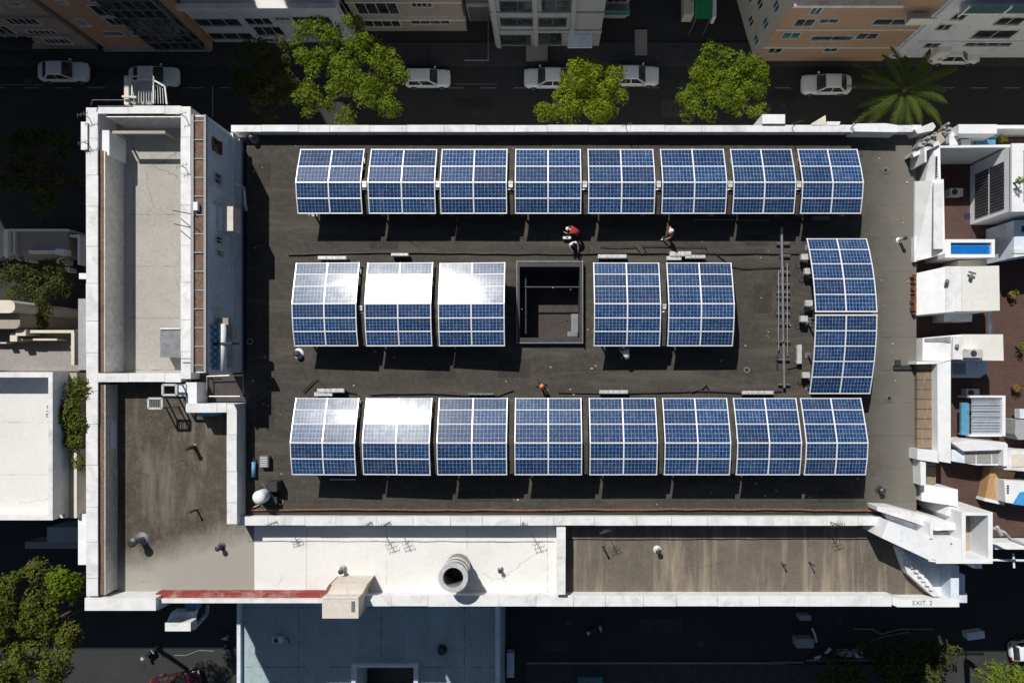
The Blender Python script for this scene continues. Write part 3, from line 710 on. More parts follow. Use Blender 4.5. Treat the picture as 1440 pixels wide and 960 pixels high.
wall_unit(110.5, 384, 121.5, 392, R+.5, .3, 'small white lamp box sticking out of the left parapet', lid=False)
wall_unit(110.5, 723, 121, 793, R+.5, .9, 'long white box hung outside the lower part of the left parapet')
t, x0, x1, y0, y1 = wall_unit(141, 591, 155, 631, R+.2, .6, 'blue ribbed cover on the ledge of the stained roof', 'blue_white_wall')
m = MB()
for k in (.3, .5, .7): m.box(x0+(x1-x0)*k-.02, x0+(x1-x0)*k+.02, y1+.02, y0-.02, R+.2, R+.23)
m.build('rib', 'blue_plastic', t)
t, x0, x1, y0, y1 = wall_unit(226, 463, 254, 502, R-.3, 1.0, 'grey metal hatch against the right wall of the pale roof', 'grey_metal', 'stair_hatch', 'hatch')
m = MB(); m.beam((x0, y0+.04, R-.25), (x1, y0+.04, R-.25), .1, .08); m.build('white_edge', 'white_paint', t)
# things in the gap and on the tall wall
Xf = XW
_, ya, za = onX(Xf, 296, 290); _, yb, zb_ = onX(Xf, 318, 326)
t = thing('wall_cabinet', 'beige box fixed to the tall shaded wall', 'cabinet', (Xf, (ya+yb)/2, zb_))
ya, _ = P(0, 293, R+2.6)[1], 0; yb = P(0, 327, R+2.6)[1]
MB().box(Xf, Xf+.95, yb, ya, R+2.1, R+3.1).build('housing', 'beige_metal', t)
MB().box(Xf, Xf+.3, yb-.02, ya+.02, R+3.1, R+3.16).build('lid', 'white_clean', t)
t = thing('wall_tank', 'long white tank with blue fittings on the lower end of the tall wall', 'tank', (Xf+.4, P(0, 490, R+3)[1], R+2))
yA = P(0, 456, R+3)[1]; yB = P(0, 522, R+3)[1]
m = MB(); m.tube((Xf+.42, yB, R+3.3), (Xf+.42, yA, R+3.3), .22, 14); m.build('shell', 'white_clean', t, True)
MB().box(Xf+.15, Xf+.8, yA-.05, yA+.35, R+3.1, R+3.4).build('end_box', 'beige_wall', t)
m = MB()
for k in range(7): yy = yB+.2+(yA-yB-.4)*k/6; m.box(Xf+.02, Xf+.22, yy-.1, yy+.1, R+3.0, R+3.9)
m.build('bracket', 'blue_plastic', t)
MB().box(Xf, Xf+1.1, yB+1.6, yB+1.7, R+2.6, R+3.6).build('band', 'dark_metal', t)
m = MB(); m.box(Xf, Xf+.55, yB+.2, yB+1.3, R+1.7, R+2.3); m.build('control_box', 'light_metal', t); m = MB(); m.box(Xf, Xf+.55, yB+1.9, yB+2.8, R+1.7, R+2.3); m.build('control_box', 'light_metal', t)
x, y, _ = P(276, 290, R+4.6)
one('lamp_box', MB().box(x-.12, x+.12, y-.25, y+.22, R+4.3, R+4.7), 'white_clean', 'small white box sticking up in the dark gap', 'box')
m = MB(); m.path([P(330, 258, R+2), P(343, 264, R+1.0), P(345, 290, R+.6), P(347, 296, R+.4)], .09, 10)
one('downpipe', m, 'light_metal', 'curved pale pipe coming off the tall wall onto the dark roof', 'pipe', smooth=True)
for i, (a, b) in enumerate((((243, 296), (275, 302)), ((245, 315), (278, 322)), ((250, 504), (280, 504)))):
    one('wire', MB().tube(P(*a, R+1.1), P(*b, R+4.6 if i < 2 else R+1.1), .03, 6), 'dark_metal', ['upper dark rod crossing the parapet beside the small white box', 'lower dark rod crossing the parapet beside the small white box', 'dark rod crossing the parapet by the grey metal hatch'][i], 'rod', 'dark rods over the right parapet')
# small court below the tall wall
cr = thing('court_railing', 'thin grey railing around the dark pit under the tall wall', 'railing', P(315, 545, R-.5))
m = MB()
pa, pb, pc, pd = P(291, 529, R), P(342, 527, R), P(342, 557, R), P(291, 557, R)
for a, b in ((pa, pb), (pb, pc), (pc, pd), (pd, pa)): m.tube(a, b, .045, 6)
m.build('rail', 'grey_metal', cr)
m = MB()
for q in (pa, pb, pc, pd): m.tube((q[0], q[1], R-.5), q, .04, 6)
m.build('baluster', 'grey_metal', cr)
# access frames at the corner (235,545)
def frame_box(px0, py0, px1, py1, zt, zb2, label, slats=0, name='steel_platform'):
    x0, y0, _ = P(px0, py0, zt); x1, y1, _ = P(px1, py1, zt)
    t = thing(name, label, 'frame', ((x0+x1)/2, (y0+y1)/2, zb2))
    m = MB(); c = [(x0, y0), (x1, y0), (x1, y1), (x0, y1)]
    for i in range(4):
        m.beam((*c[i], zt), (*c[(i+1) % 4], zt), .12, .1); 
    m.build('top_frame', 'light_metal', t)
    for q in c: MB().beam((*q, zb2), (*q, zt), .08, .08).build('leg', 'grey_metal', t)
    if slats:
        m = MB()
        for k in range(1, slats): xx = x0+(x1-x0)*k/slats; m.beam((xx, y0, zt-.02), (xx, y1, zt-.02), .04, .04)
        m.build('grating', 'grey_metal', t)
    return t, x0, x1, y0, y1
frame_box(229, 541, 248, 555, R+1.6, R-.6, 'square open steel frame at the corner of the stained roof')
frame_box(209, 560, 228, 574, R+1.3, R-.6, 'slatted steel platform beside the square open frame', 6)
wall_unit(252, 541, 262, 556, R+.9, 1.5, 'pale blue cabinet between the open frame and the corner wall', 'blue_white_wall')
wall_unit(262, 538, 276, 577, R+.9, 1.5, 'narrow pale wall block with dark fittings at the roof corner', 'white_clean', 'wall_block', 'wall')
wall_unit(276, 580, 301, 585, R+.5, 1.1, 'low blue ledge below the short corner wall', 'blue_plastic', 'ledge_box', 'ledge', lid=False)
# top cage over the street
t = thing('steel_cage', 'grating cage with pale posts standing out over the street at the top left', 'cage', P(205, 130, R))
m = MB(); m.beam(P(179, 108, R+.5), P(179, 148, R+.5), .28, .2); m.beam(P(172, 136, R+.8), P(192, 137, R+.8), .12, .1); m.build('post', 'cream_wall', t)
m = MB()
for a, b in (((176, 108), (216, 108)), ((216, 108), (216, 146)), ((216, 113), (232, 122)), ((232, 122), (235, 147)), ((186, 114), (214, 114)), ((186, 114), (186, 145))): m.beam(P(*a, R+.6), P(*b, R+.6), .09, .09)
m.build('top_frame', 'grey_metal', t)
m = MB(); m.pbox(186, 116, 214, 147, R-.2, R-.3); m.build('platform', 'grey_wall', t)
m = MB()
for k in range(8): m.beam(P(188+k*3.6, 115, R+.3), P(188+k*3.6, 145, R+.3), .03, .03)
for k in range(5): m.beam(P(218+k*3.4, 113+k*2.2, R+.4), P(219+k*3.6, 146, R+.4), .03, .03)
m.build('bars', 'grey_metal', t)
one('guard_rail', MB().path([P(128, 148, R+1.1), P(130, 141, R+1.1), P(180, 141, R+1.1)], .03), 'dark_metal', 'thin dark rail over the top left corner of the roof', 'rail')
MBT = MB()

# ------------------------------------------------------------------ right side terrace and white volumes
ter = thing('terrace_building', 'lower neighbouring block with a red-brown tiled roof terrace', 'building', (30, 0, 0))
ZD = R-2.6
fx = P(1304, 0, R)[0]+.0
tpoly = [(fx, P(0, 176, R)[1]), (75, P(0, 176, R)[1]), (75, P(0, 768, R)[1]), (P(1350, 0, R)[0], P(0, 768, R)[1]), (fx, P(0, 735, R)[1])]
MB().prism(tpoly, 0, ZD-.2).build('wall', 'cream_wall', ter)
MB().prism([(a+.0, b) for a, b in tpoly], ZD-.198, ZD).build('terrace_deck', 'red_tiles', ter)
m = MB(); m.pbox(1402, 176, 1600, 181, ZD+1.1, ZD-.5); m.build('parapet', 'white_clean', ter); m = MB(); m.pbox(1396, 762, 1600, 772, ZD+1.0, ZD-.5); m.build('parapet', 'white_clean', ter)
def slope_px(pts, zs, zb2):
    m = MB(); top = [P(a, b, z) for (a, b), z in zip(pts, zs)]; n = len(pts)
    return m.add([(x, y, zb2) for x, y, z in top]+top, [tuple(range(n))[::-1], tuple(range(n, 2*n))]+[(i, (i+1) % n, n+(i+1) % n, n+i) for i in range(n)])
def vol(name, label, pts, zt, zb2=ZD, mat='white_clean', extra=None, cat='roof volume', group='white roof volumes beside the red terrace'):
    x, y, _ = P(sum(p[0] for p in pts)/len(pts), sum(p[1] for p in pts)/len(pts), max(zt) if isinstance(zt, list) else zt)
    t = thing(name, label, cat, (x, y, zb2), group)
    (slope_px(pts, zt, zb2) if isinstance(zt, list) else MB().ppoly(pts, zt, zb2)).build('wall', mat, t)
    return t
def pb(t, name, a, b, c, d_, zt, zb2, mat): return MB().pbox(a, b, c, d_, zt, zb2).build(name, mat, t)
t = vol('roof_house', 'tall white block at the upper end of the right edge', [(1287, 255), (1311, 253.5), (1327, 252), (1329, 356), (1311, 361.5), (1286, 367)], [R+.15, R+1.3, R+1.5, R+1.5, R+1.3, R+.15], zb)
pb(t, 'roof_sheet', 1313, 257, 1326, 350, R+1.56, R+1.45, 'white_paint'); pb(t, 'kerb', 1285.5, 333, 1289, 368, R+.35, R, 'white_paint')
t = vol('roof_wall', 'narrow white wall with dark marks above the tall white block', [(1301, 206), (1311, 205), (1322, 204), (1323, 258), (1311, 259), (1300, 260)], [R+.1, R+.9, R+1.0, R+1.0, R+.9, R+.1], zb)
m = MB()
for k in range(9): m.pbox(1316, 220+k*3.4, 1318.5, 222+k*3.4, R+1.03, R+.99)
m.build('bolt', 'dark_metal', t)
pb(t, 'fin', 1300, 208, 1303, 228, R+1.7, R, 'white_paint')
t = thing('diagonal_wall', 'slanting rough concrete wall in the upper right corner of the dark roof', 'wall', P(1310, 200, R))
m = MB(); m.ppoly([(1282, 219), (1284, 214), (1333, 178), (1336, 186), (1322, 205)], R+.9, zb); m.build('wall', 'apron_concrete', t)
m = MB(); m.ppoly([(1283, 216), (1320, 198), (1322, 203), (1285, 221)], R+1.15, R+.8); m.build('coping', 'white_paint', t)
m = MB(); m.ppoly([(1286, 182), (1312, 172), (1316, 178), (1312, 184), (1290, 188)], R+1.0, zb); m.build('rubble_edge', 'white_paint', t)
rj = random.Random(4); m = MB()
for k in range(26):
    a, b = rj.uniform(1290, 1338), 0; b = 212-(a-1284)*.66+rj.uniform(-9, 6); s = rj.uniform(1, 3.5); m.pbox(a, b, a+s*1.4, b+s, R+1.0+rj.random()*.4, R+.5)
m.build('rubble', 'grey_wall', t)
t = vol('roof_store', 'white flat block at the top beside the palm', [(1348, 175), (1402, 175), (1402, 188), (1348, 188)], R+.9)
pb(t, 'louvre', 1350, 190, 1402, 194, R-.4, R-.6, 'teal_glass'); pb(t, 'louvre', 1372, 195, 1400, 203, R-.5, R-.7, 'blue_plastic')
m = MB(); m.pbox(1335, 186, 1347, 204, R+.4, ZD); m.pbox(1352, 196, 1365, 204, R+.1, ZD); m.build('stair_block', 'white_paint', t)
t = vol('roof_edge_block', 'white stepped ledge on the upper edge of the roof by the palm', [(1200, 174), (1245, 173.5), (1262, 176), (1262, 186), (1200, 185)], R+1.05, zb)
t = vol('roof_edge_block', 'white block on the upper edge of the roof left of the thin post', [(1072, 161), (1104, 161), (1104, 174), (1072, 174)], R+.9, R-1.5)
t = vol('roof_edge_block', 'low cream wedge on the upper edge of the roof above the last arrays', [(1141, 174), (1161, 162), (1162, 176), (1141, 176)], R+.8, R-1.5, 'cream_wall')
t = vol('roof_edge_block', 'thin white ledge on the upper edge between the cream wedge and the palm', [(1163, 171), (1182, 171), (1180, 176), (1163, 176)], R+.8, R-1.5)
t = vol('terrace_wall', 'long white shaded wall at the upper end of the red terrace', [(1322, 205), (1440, 203), (1500, 203), (1500, 206.5), (1322, 208)], R+.9)
# pergola with louvred side
t = thing('louvred_house', 'white house with a louvred side wall at the right border', 'house', P(1420, 255, ZD), 'white roof volumes beside the red terrace')
z1 = R+1.6
xa = P(1423, 0, z1)[0]; yt = P(0, 205, z1)[1]; ybm = P(0, 296, z1)[1]
MB().box(xa, xa+9, ybm, yt, ZD, z1).build('wall', 'white_clean', t)
m = MB(); m.box(xa+.65, xa+8.5, ybm+.5, yt-.5, z1, z1+.03); m.build('roof', 'grey_roof', t)
m = MB(); m.box(xa-.1, xa+.6, ybm-.1, yt+.1, z1, z1+.14); m.box(xa+.6, xa+9, ybm-.1, ybm+.35, z1, z1+.12); m.box(xa+.6, xa+9, yt-.35, yt+.1, z1, z1+.12); m.build('coping', 'white_clean', t)
for half in (0, 1):
    for k in range(15):
        yy = ybm+.3+(yt-ybm-1.0)*k/15; zz0 = ZD+.6+half*1.55
        MB().box(xa-.05, xa-.004, yy, yy+.13, zz0, zz0+1.35).build('louvre', 'dark_metal', t)
# pool
t = thing('paddling_pool', 'white-rimmed rectangular pool with bright blue water beside the tall white block', 'pool', P(1364, 350, ZD))
zp = R-.2
m = MB(); m.pbox(1329, 336.5, 1399, 341, zp, ZD); m.pbox(1329, 357.5, 1399, 362, zp, ZD); m.pbox(1394.5, 341, 1399, 357.5, zp, ZD); m.pbox(1329, 341, 1337, 357.5, zp, ZD); m.build('rim', 'white_clean', t)
pb(t, 'water', 1337.3, 341.3, 1394.2, 357.2, zp-.18, ZD, 'pool_blue')
pb(t, 'divider', 1338, 345.0, 1392, 345.8, zp-.16, zp-.5, 'blue_tarp')
t = vol('low_roof', 'low cream roof between the pool and the big white flat roof', [(1348, 366), (1388, 365), (1388, 376), (1346, 376)], R-.8, ZD, 'cream_wall')
t = vol('big_roof_house', 'largest white flat roof at the right with a folded left slope', [(1289, 384), (1330, 375), (1330, 439), (1288, 443)], [R+.15, R+1.1, R+1.1, R+.15], zb)
m = MB(); m.ppoly([(1330.3, 374.5), (1352, 374.5), (1352, 437.5), (1330.3, 439)], R+1.15, ZD); m.build('ridge', 'white_paint', t)
m = MB(); m.ppoly([(1352.3, 375), (1405, 373.5), (1406, 436.5), (1352.3, 437.5)], R+1.05, ZD); m.build('flat_roof', 'west_white_roof', t)
m = MB(); m.pbox(1343, 375, 1351.5, 437.5, R+1.2, R+1.1); m.build('ridge_cap', 'white_clean', t)
m = MB(); m.tube(P(1332, 395, R+1.1), P(1332, 395, R+1.5), .12, 10); m.tube(P(1366, 388, R+1.1), P(1366, 388, R+1.4), .12, 10); m.beam(P(1362, 382, R+1.3), P(1372, 385, R+1.3), .1, .1); m.build('roof_vent', 'grey_metal', t)
m = MB(); rj = random.Random(2)
for k in range(22): yy = 385+k*2.6; m.pbox(1284.5+rj.random()*2, yy, 1288.5+rj.random(), yy+1.8, R+.35+rj.random()*.2, R)
m.build('brick_edge', 'rust', t)
t = vol('roof_cabin', 'white roof cabin below the biggest white roof', [(1297.5, 475), (1338, 471.3), (1354, 470), (1354, 506), (1338, 506.2), (1297.5, 506.5)], [R+.15, R+.95, R+1.0, R+1.0, R+.95, R+.15], zb)
m = MB(); m.ppoly([(1354.3, 470), (1410.5, 470), (1411.5, 507), (1354.3, 506)], R+.98, ZD); m.build('flat_roof', 'west_white_roof', t)
slope_px([(1300, 476), (1337, 473), (1337, 481), (1300, 481)], [R+.22, R+.97, R+.97, R+.22], R).build('skylight', 'grey_metal', t); m = MB(); m.tube(P(1346, 486, R+1), P(1346, 486, R+1.3), .12, 10); m.build('roof_vent', 'grey_metal', t)
pb(t, 'roof_step', 1340, 473, 1353.5, 505, R+1.08, R+.9, 'white_paint')
t = vol('blue_shed', 'shaded pale blue shed tucked below the roof cabin', [(1338, 508), (1388, 508), (1388, 524), (1378, 531), (1338, 531)], R-1.3, ZD, 'blue_white_wall')
pb(t, 'roof_panel', 1340, 510, 1358, 526, R-1.25, R-1.4, 'grey_roof')
t = vol('blue_shed', 'shaded pale blue ledge tucked below the biggest white roof', [(1328, 440), (1367, 440), (1367, 452), (1328, 452)], R-1.2, ZD, 'blue_white_wall')
m = MB(); m.tube(P(1392, 438, R-.8), P(1393, 470, R-.8), .12, 8); one('drain_pipe', m, 'blue_white_wall', 'pale pipe bridging the biggest white roof and the roof cabin', 'pipe')
# planter with boards
t = thing('board_planter', 'white walled bay filled with weathered brown boards', 'planter', P(1313, 580, R))
z1 = R+1.0
m = MB(); m.ppoly([(1318, 512), (1337, 507), (1337, 651), (1319, 648)], z1, zb); m.ppoly([(1289, 508), (1336, 506), (1319, 511.5), (1289, 512)], z1, R-1); m.ppoly([(1290, 631), (1319, 634), (1320, 650.5), (1290, 646)], z1, zb)
m.build('wall', 'white_clean', t)
pb(t, 'boards', 1290, 512, 1319, 633, R+.35, R-.4, 'weathered_boards')
# louvred shade panel in shade, with frame
t = thing('louvre_roof', 'blue-grey louvred canopy in shade on the red terrace', 'canopy', P(1385, 585, ZD))
zz = R-1.2
m = MB(); 
for k in range(13): m.add([P(1366, 560+k*4.0, zz+.12), P(1409, 560+k*4.0, zz+.12), P(1409, 563+k*4.0, zz), P(1366, 563+k*4.0, zz)], [(0, 1, 2, 3)])
sl = m.build('louvre', 'blue_white_wall', t); sm = sl.modifiers.new('s', 'SOLIDIFY'); sm.thickness = .03
m = MB(); m.pbox(1364, 556, 1414, 559, zz+.2, zz-.05); m.pbox(1409.5, 559, 1414, 613, zz+.2, zz-.05); m.pbox(1364, 611, 1409, 613.5, zz+.2, zz-.05); m.build('frame', 'white_clean', t)
pb(t, 'side_board', 1352, 566, 1363, 611, zz-.3, zz-.5, 'blue_plastic')
for (a, b) in ((1366, 558), (1412, 558), (1412, 612), (1366, 612)):
    x, y, _ = P(a, b, zz); MB().box(x-.06, x+.06, y-.06, y+.06, ZD, zz-.04).build('post', 'white_clean', t)
t = thing('glass_lean_to', 'low white structure with a glazed front beneath the louvred canopy', 'lean-to', P(1375, 640, ZD), 'white roof volumes beside the red terrace')
m = MB(); m.ppoly([(1338, 622), (1368, 618), (1415, 622), (1415, 632), (1355, 634)], R-.6, ZD); m.build('roof', 'white_paint', t)
m = MB(); m.ppoly([(1338, 632), (1414, 632.5), (1413, 654), (1375, 654), (1338, 648)], R-1.0, ZD); m.build('wall', 'blue_white_wall', t)
for (a, c) in ((1357, 1372), (1374, 1394), (1396, 1409)): pb(t, 'glazing', a, 636, c, 651, R-.96, R-1.1, 'grey_roof')
pb(t, 'end_wall', 1411, 624, 1417, 655, R-.5, ZD, 'white_clean')
t = vol('side_house', 'white roof strip at the right border near the orange board', [(1418, 632), (1460, 634), (1460, 664), (1412, 660)], R-.7, ZD, 'white_paint')
pb(t, 'roof_panel', 1423, 638, 1460, 656, R-.66, R-.8, 'cream_wall')
t = vol('side_house', 'white rounded tank base at the right border beside the louvred canopy', [(1428, 590), (1470, 590), (1470, 618), (1432, 618), (1427, 610)], R-1.2, ZD, 'grey_wall')
pb(t, 'roof_panel', 1434, 575, 1470, 588, R-1.5, R-2, 'blue_white_wall')
t = vol('side_house', 'pale blue house at the right border right of the pool', [(1426, 310), (1490, 306), (1490, 352), (1426, 362)], R+.2, ZD, 'blue_white_wall')
pb(t, 'window_strip', 1437, 318, 1450, 326, R+.23, R, 'dark_glass'); pb(t, 'bright_step', 1426.5, 350, 1450, 356, R+.26, R, 'white_paint')
t = vol('deck_board', 'orange wooden board deck near the blue tarpaulin', [(1394, 656), (1428, 664), (1413, 706), (1385, 700)], R-1.8, ZD, 'orange_board', cat='deck', group=None)
m = MB(); m.ppoly([(1385, 700), (1413, 706), (1412, 710), (1384, 704)], R-1.7, ZD); m.build('edge', 'white_clean', t)
t = vol('tarpaulin_stall', 'white and blue tarpaulin roof at the right border', [(1412, 675), (1460, 678), (1460, 713), (1414, 706)], R-.9, ZD, 'white_clean', cat='stall', group=None)
m = MB(); m.ppoly([(1424, 708.5), (1434, 692), (1460, 686), (1460, 713)], R-.87, R-1); m.build('blue_patch', 'blue_tarp', t)
m = MB(); 
for k in range(4): m.pbox(1416, 682+k*3.2, 1419, 684+k*3.2, R-.87, R-.95)
m.build('mark', 'navy_cloth', t)
t = vol('edge_cabin', 'white cabin on the right edge below the board bay', [(1296, 704), (1347, 712), (1347, 688), (1296, 681)], [R+.15, R+1.0, R+1.0, R+.15], zb)
m = MB(); m.ppoly([(1294, 648), (1302, 650), (1302, 682), (1295, 682)], R+.9, zb); m.ppoly([(1335, 712), (1347.5, 712), (1347.5, 728), (1330, 724)], R+.8, ZD); m.build('side_wall', 'white_clean', t)
pb(t, 'board_strip', 1303, 651, 1316, 680, R-.4, zb, 'weathered_boards')
# corner stair structure
t = thing('stair_house', 'angled white stair house at the lower right corner of the roof', 'stair house', P(1300, 755, R-.6))
m = MB(); m.ppoly([(1240, 756), (1249, 732.5), (1320, 757.5), (1352, 759), (1352, 792), (1317, 792)], R+2.0, R-.9); m.build('wall', 'white_clean', t)
m = MB(); m.ppoly([(1233, 712), (1258, 713), (1350, 737), (1352, 744), (1316, 746), (1296, 738), (1234, 718)], R+1.3, zb); m.build('upper_wall', 'white_paint', t)
m = MB(); m.ppoly([(1244, 722), (1298, 740), (1316, 748), (1352, 748), (1352, 758.7), (1320, 757), (1248, 731.7)], R+.5, zb); m.build('gutter', 'blue_white_wall', t)
pb(t, 'post', 1308, 735, 1312, 757, R+2.1, R, 'white_clean'); 
m = MB(); m.pbox(1266, 744, 1270, 760, R+2.03, R+1.9); m.build('stain', 'blue_white_wall', t)
m = MB(); m.tube(P(1338, 763, R+2), P(1338, 763, R+2.1), .06, 8); m.tube(P(1306, 788, R+1.9), P(1316, 789, R+2.1), .12, 8); m.build('fixture', 'grey_metal', t)
t = thing('open_shaft', 'white open-topped shaft with beige inside at the lower right corner', 'shaft', P(1374, 755, ZD))
z1 = R+2.0
m = MB(); m.pbox(1352.3, 720, 1358, 792, z1, 5); m.pbox(1389.5, 720, 1396, 792, z1, 5); m.pbox(1358, 720, 1389.5, 724.5, z1, 5); m.pbox(1358, 785, 1389.5, 792, z1, 5); m.build('wall', 'white_clean', t)
pb(t, 'floor', 1358, 724.5, 1389.6, 785.2, R+.2, R-.5, 'beige_wall')
m = MB()
for k in range(8): m.pbox(1377, 735+k*6, 1389, 738+k*6, R+.9, R+.7)
m.build('rung', 'orange_board', t)
pb(t, 'floor_strip', 1359, 778, 1389, 784.5, R+.35, R, 'cream_wall')
pb(t, 'bracket', 1370, 792, 1381, 799, R+1.2, R, 'white_clean')
t = thing('diagonal_fin', 'thin slanting white wall at the end of the brown roof', 'wall', P(1295, 805, R-.6))
m = MB(); m.ppoly([(1264, 772), (1268, 770), (1285, 790), (1323, 838), (1312, 838), (1276, 806)], R+.15, zb); m.build('wall', 'white_paint', t)
m = MB(); rj = random.Random(6)
for k in range(9): m.pbox(1266+k*5.2, 776+k*6.2, 1270+k*5.2+rj.random()*2, 780+k*6.2, R+.22+rj.random()*.2, R)
m.build('coping', 'white_clean', t)
t = thing('corner_wall', 'pale wall closing the lower right corner of the roof', 'wall', P(1342, 820, R-.6))
m = MB(); m.pbox(1337, 795, 1348.5, 841.5, R+.25, zb); m.build('wall', 'blue_white_wall', t)
m = MB(); m.pbox(1349, 808, 1357, 833, R-2.2, R-4); m.pbox(1349, 834, 1360, 847, R-2.0, R-4); m.build('balcony', 'blue_white_wall', t)
m = MB(); m.path([P(1396, 742, R+.2), P(1412, 748, R+.1), P(1420, 757, R-.2), P(1440, 765, R-.5)], .1, 8); m.path([P(1402, 740, R+.3), P(1408, 752, R+.2)], .12, 8)
one('bent_pipe', m, 'light_metal', 'bent pale pipe leaving the open shaft to the right', 'pipe')
m = MB(); m.tube(P(1425, 778, ZD), P(1426, 798, ZD), .07, 8); m.tube(P(1390, 787, ZD), P(1460, 788, ZD), .08, 8); one('rail_post', m, 'blue_white_wall', 'pale rail and post hanging over the street right of the open shaft', 'rail')

# ------------------------------------------------------------------ west neighbours
t = thing('white_roof_house', 'neighbour house with a large white flat roof at the left border', 'house', P(40, 630, 0))
zt = 20.4
x0, y0, _ = P(-900, 523, zt); x1, y1, _ = P(74, 731, zt)
MB().box(x0, x1, y1, y0, 0, zt-1.4).build('wall', 'cream_wall', t)
MB().box(x0, x1-.01, y1+.01, y0-.01, zt-1.398, zt-1.3).build('roof', 'west_white_roof', t)
m = MB(); m.pbox(-900, 523, 74, 530.5, zt, 0.2); m.pbox(68, 530.5, 74, 727, zt, .2); m.pbox(-900, 724, 74, 731, zt-.6, .2); m.build('parapet', 'white_paint', t)
m = MB(); m.pbox(74.5, 524, 108, 728, 19.0, 0); m.build('side_roof', 'apron_concrete', t)
m = MB(); m.pbox(76, 700, 92, 728, 19.3, 18); m.pbox(104, 632, 108, 728, 19.4, 18); m.build('side_kerb', 'cream_wall', t)
t = thing('court_house', 'grey-brown roof court with thin pale walls at the left border', 'house', P(50, 495, 0))
m = MB(); m.pbox(-500, 464, 112, 522, 7.0, 0); m.build('wall', 'beige_wall', t)
m = MB(); m.pbox(-500, 465, 111, 521, 7.06, 6.9); m.build('roof', 'grey_roof', t)
m = MB(); m.pbox(22, 464, 104, 468, 8.3, 7); m.pbox(100, 468, 104.5, 513, 8.3, 7); m.pbox(14, 476, 80, 478.5, 8.1, 7); m.pbox(106, 475, 112, 512, 7.6, 7); m.pbox(8, 522, 110, 523, 7.5, 7); m.build('parapet', 'cream_wall', t)
m = MB(); m.pbox(22, 463, 36, 472, 8.6, 7); m.pbox(14, 468, 24, 480, 8.4, 7); m.pbox(0, 481, 9, 483, 8, 7); m.build('chimney_block', 'cream_wall', t)
x, y, _ = P(2, 442, 9)
t = thing('round_house', 'round-ended beige building at the left border', 'house', (x, y, 0))
def rrect(px0, py0, px1, py1, z, r=8, n=6):
    pts = []
    for cx, cy, a0 in ((px1-r, py0+r, -90), (px1-r, py1-r, 0)):
        for k in range(n+1): a = rad(a0+90*k/n); pts.append(P(cx+r*math.cos(a), cy+r*math.sin(a), z)[:2])
    pts.append(P(px0, py1, z)[:2]); pts.append(P(px0, py0, z)[:2]); return pts
MB().prism(rrect(-60, 422, 21, 440, 9.6), 0, 9.6).build('upper_tier', 'cream_wall', t)
MB().prism(rrect(-60, 438, 28, 462, 9.0), 0, 9.0).build('lower_tier', 'beige_wall', t)
t = thing('shaded_court', 'shaded low blue-grey roof with a frame at the left', 'house', P(50, 345, 0))
m = MB(); m.pbox(8, 322, 96, 358, 3.0, 0); m.build('roof', 'grey_roof', t)
m = MB(); m.pbox(5, 322, 11, 361, 3.6, 0); m.pbox(11, 322, 96, 324.5, 3.4, 0); m.pbox(98, 330, 112, 333, 3.4, 0); m.pbox(109, 333, 112.5, 372, 3.4, 0); m.build('parapet', 'white_clean', t)
m = MB(); m.pbox(18, 325, 21, 357, 3.3, 2.9); m.build('gutter', 'light_metal', t)
m = MB(); m.pbox(40, 352, 90, 356, 3.5, 2.8); m.pbox(78, 350, 90, 358, 3.7, 2.8); m.build('roof_pipe', 'white_clean', t)
t, *_ = wall_unit(80, 361, 90, 371, 1.2, 1.2, 'small white bin in the shaded court at the left', 'white_clean', 'waste_bin', 'bin')
t, *_ = wall_unit(91, 376, 97, 382, 1.0, 1.0, 'tiny pale bin next to the larger white bin', 'white_clean', 'waste_bin', 'bin')
t = thing('low_shed', 'shaded grey low building right below the lower left box', 'shed', P(90, 750, 0))
m = MB(); m.pbox(66, 741, 109, 762, 2.6, 0); m.build('wall', 'grey_wall', t)
m = MB(); m.pbox(35, 762, 112, 771, 2.2, 0); m.build('step', 'grey_roof', t)
m = MB(); m.pbox(110, 420, 121.8, 520, R-6, 0); m.build('annex', 'grey_wall', mb_root)

# ------------------------------------------------------------------ south: blue roof etc
t = thing('blue_roof_building', 'shaded low building with a blue-grey flat roof below the main block', 'building', P(520, 920, 0))
zr_ = 4.5
ax0, ay0, _ = P(336, 800, zr_); ax1, ay1, _ = P(706, 1100, zr_)
yM = P(0, 856, R-3)[1]
ox0, oy0, _ = P(502, 935, zr_); ox1, oy1, _ = P(583, 990, zr_)
ytop = -15.95
m = MB(); m.box(ax0, ax1, oy0, ytop, 0, zr_); m.box(ax0, ox0, oy1, oy0, 0, zr_); m.box(ox1, ax1, oy1, oy0, 0, zr_); m.box(ax0, ax1, ay1, oy1, 0, zr_); m.build('roof', 'blue_roof', t); MB().box(ox0, ox1, oy1, oy0, 0, 1.2).build('pit_floor', 'black_rubber', t)
m = MB(); m.box(ax0, ax0+.3, ay1, ytop, zr_, zr_+.4); m.box(ax1-.55, ax1-.15, ay1, ytop, zr_, zr_+.3); m.build('kerb', 'blue_white_wall', t); m = MB(); m.box(ox0-.3, ox1+.35, oy0, oy0+.3, zr_, zr_+.45); m.box(ox0-.35, ox0, oy1, oy0, zr_, zr_+.45); m.box(ox1, ox1+.35, oy1, oy0, zr_, zr_+.45); m.build('opening_kerb', 'blue_white_wall', t)
t = thing('wall_canopy', 'white canopy box hung on the lower wall, its outer strip in sunlight', 'canopy', P(252, 870, R-3))
m = MB(); m.pbox(232, 875, 268, 887, 17.6, 16.8); m.build('front_strip', 'white_paint', t)
m = MB(); m.ppoly([(241, 860), (272, 860), (268, 874.7), (234, 874.7)], 16.6, 15.9); m.build('roof', 'blue_white_wall', t)
pb(t, 'bracket', 260, 847, 279, 856, 16.2, 15.8, 'blue_plastic')
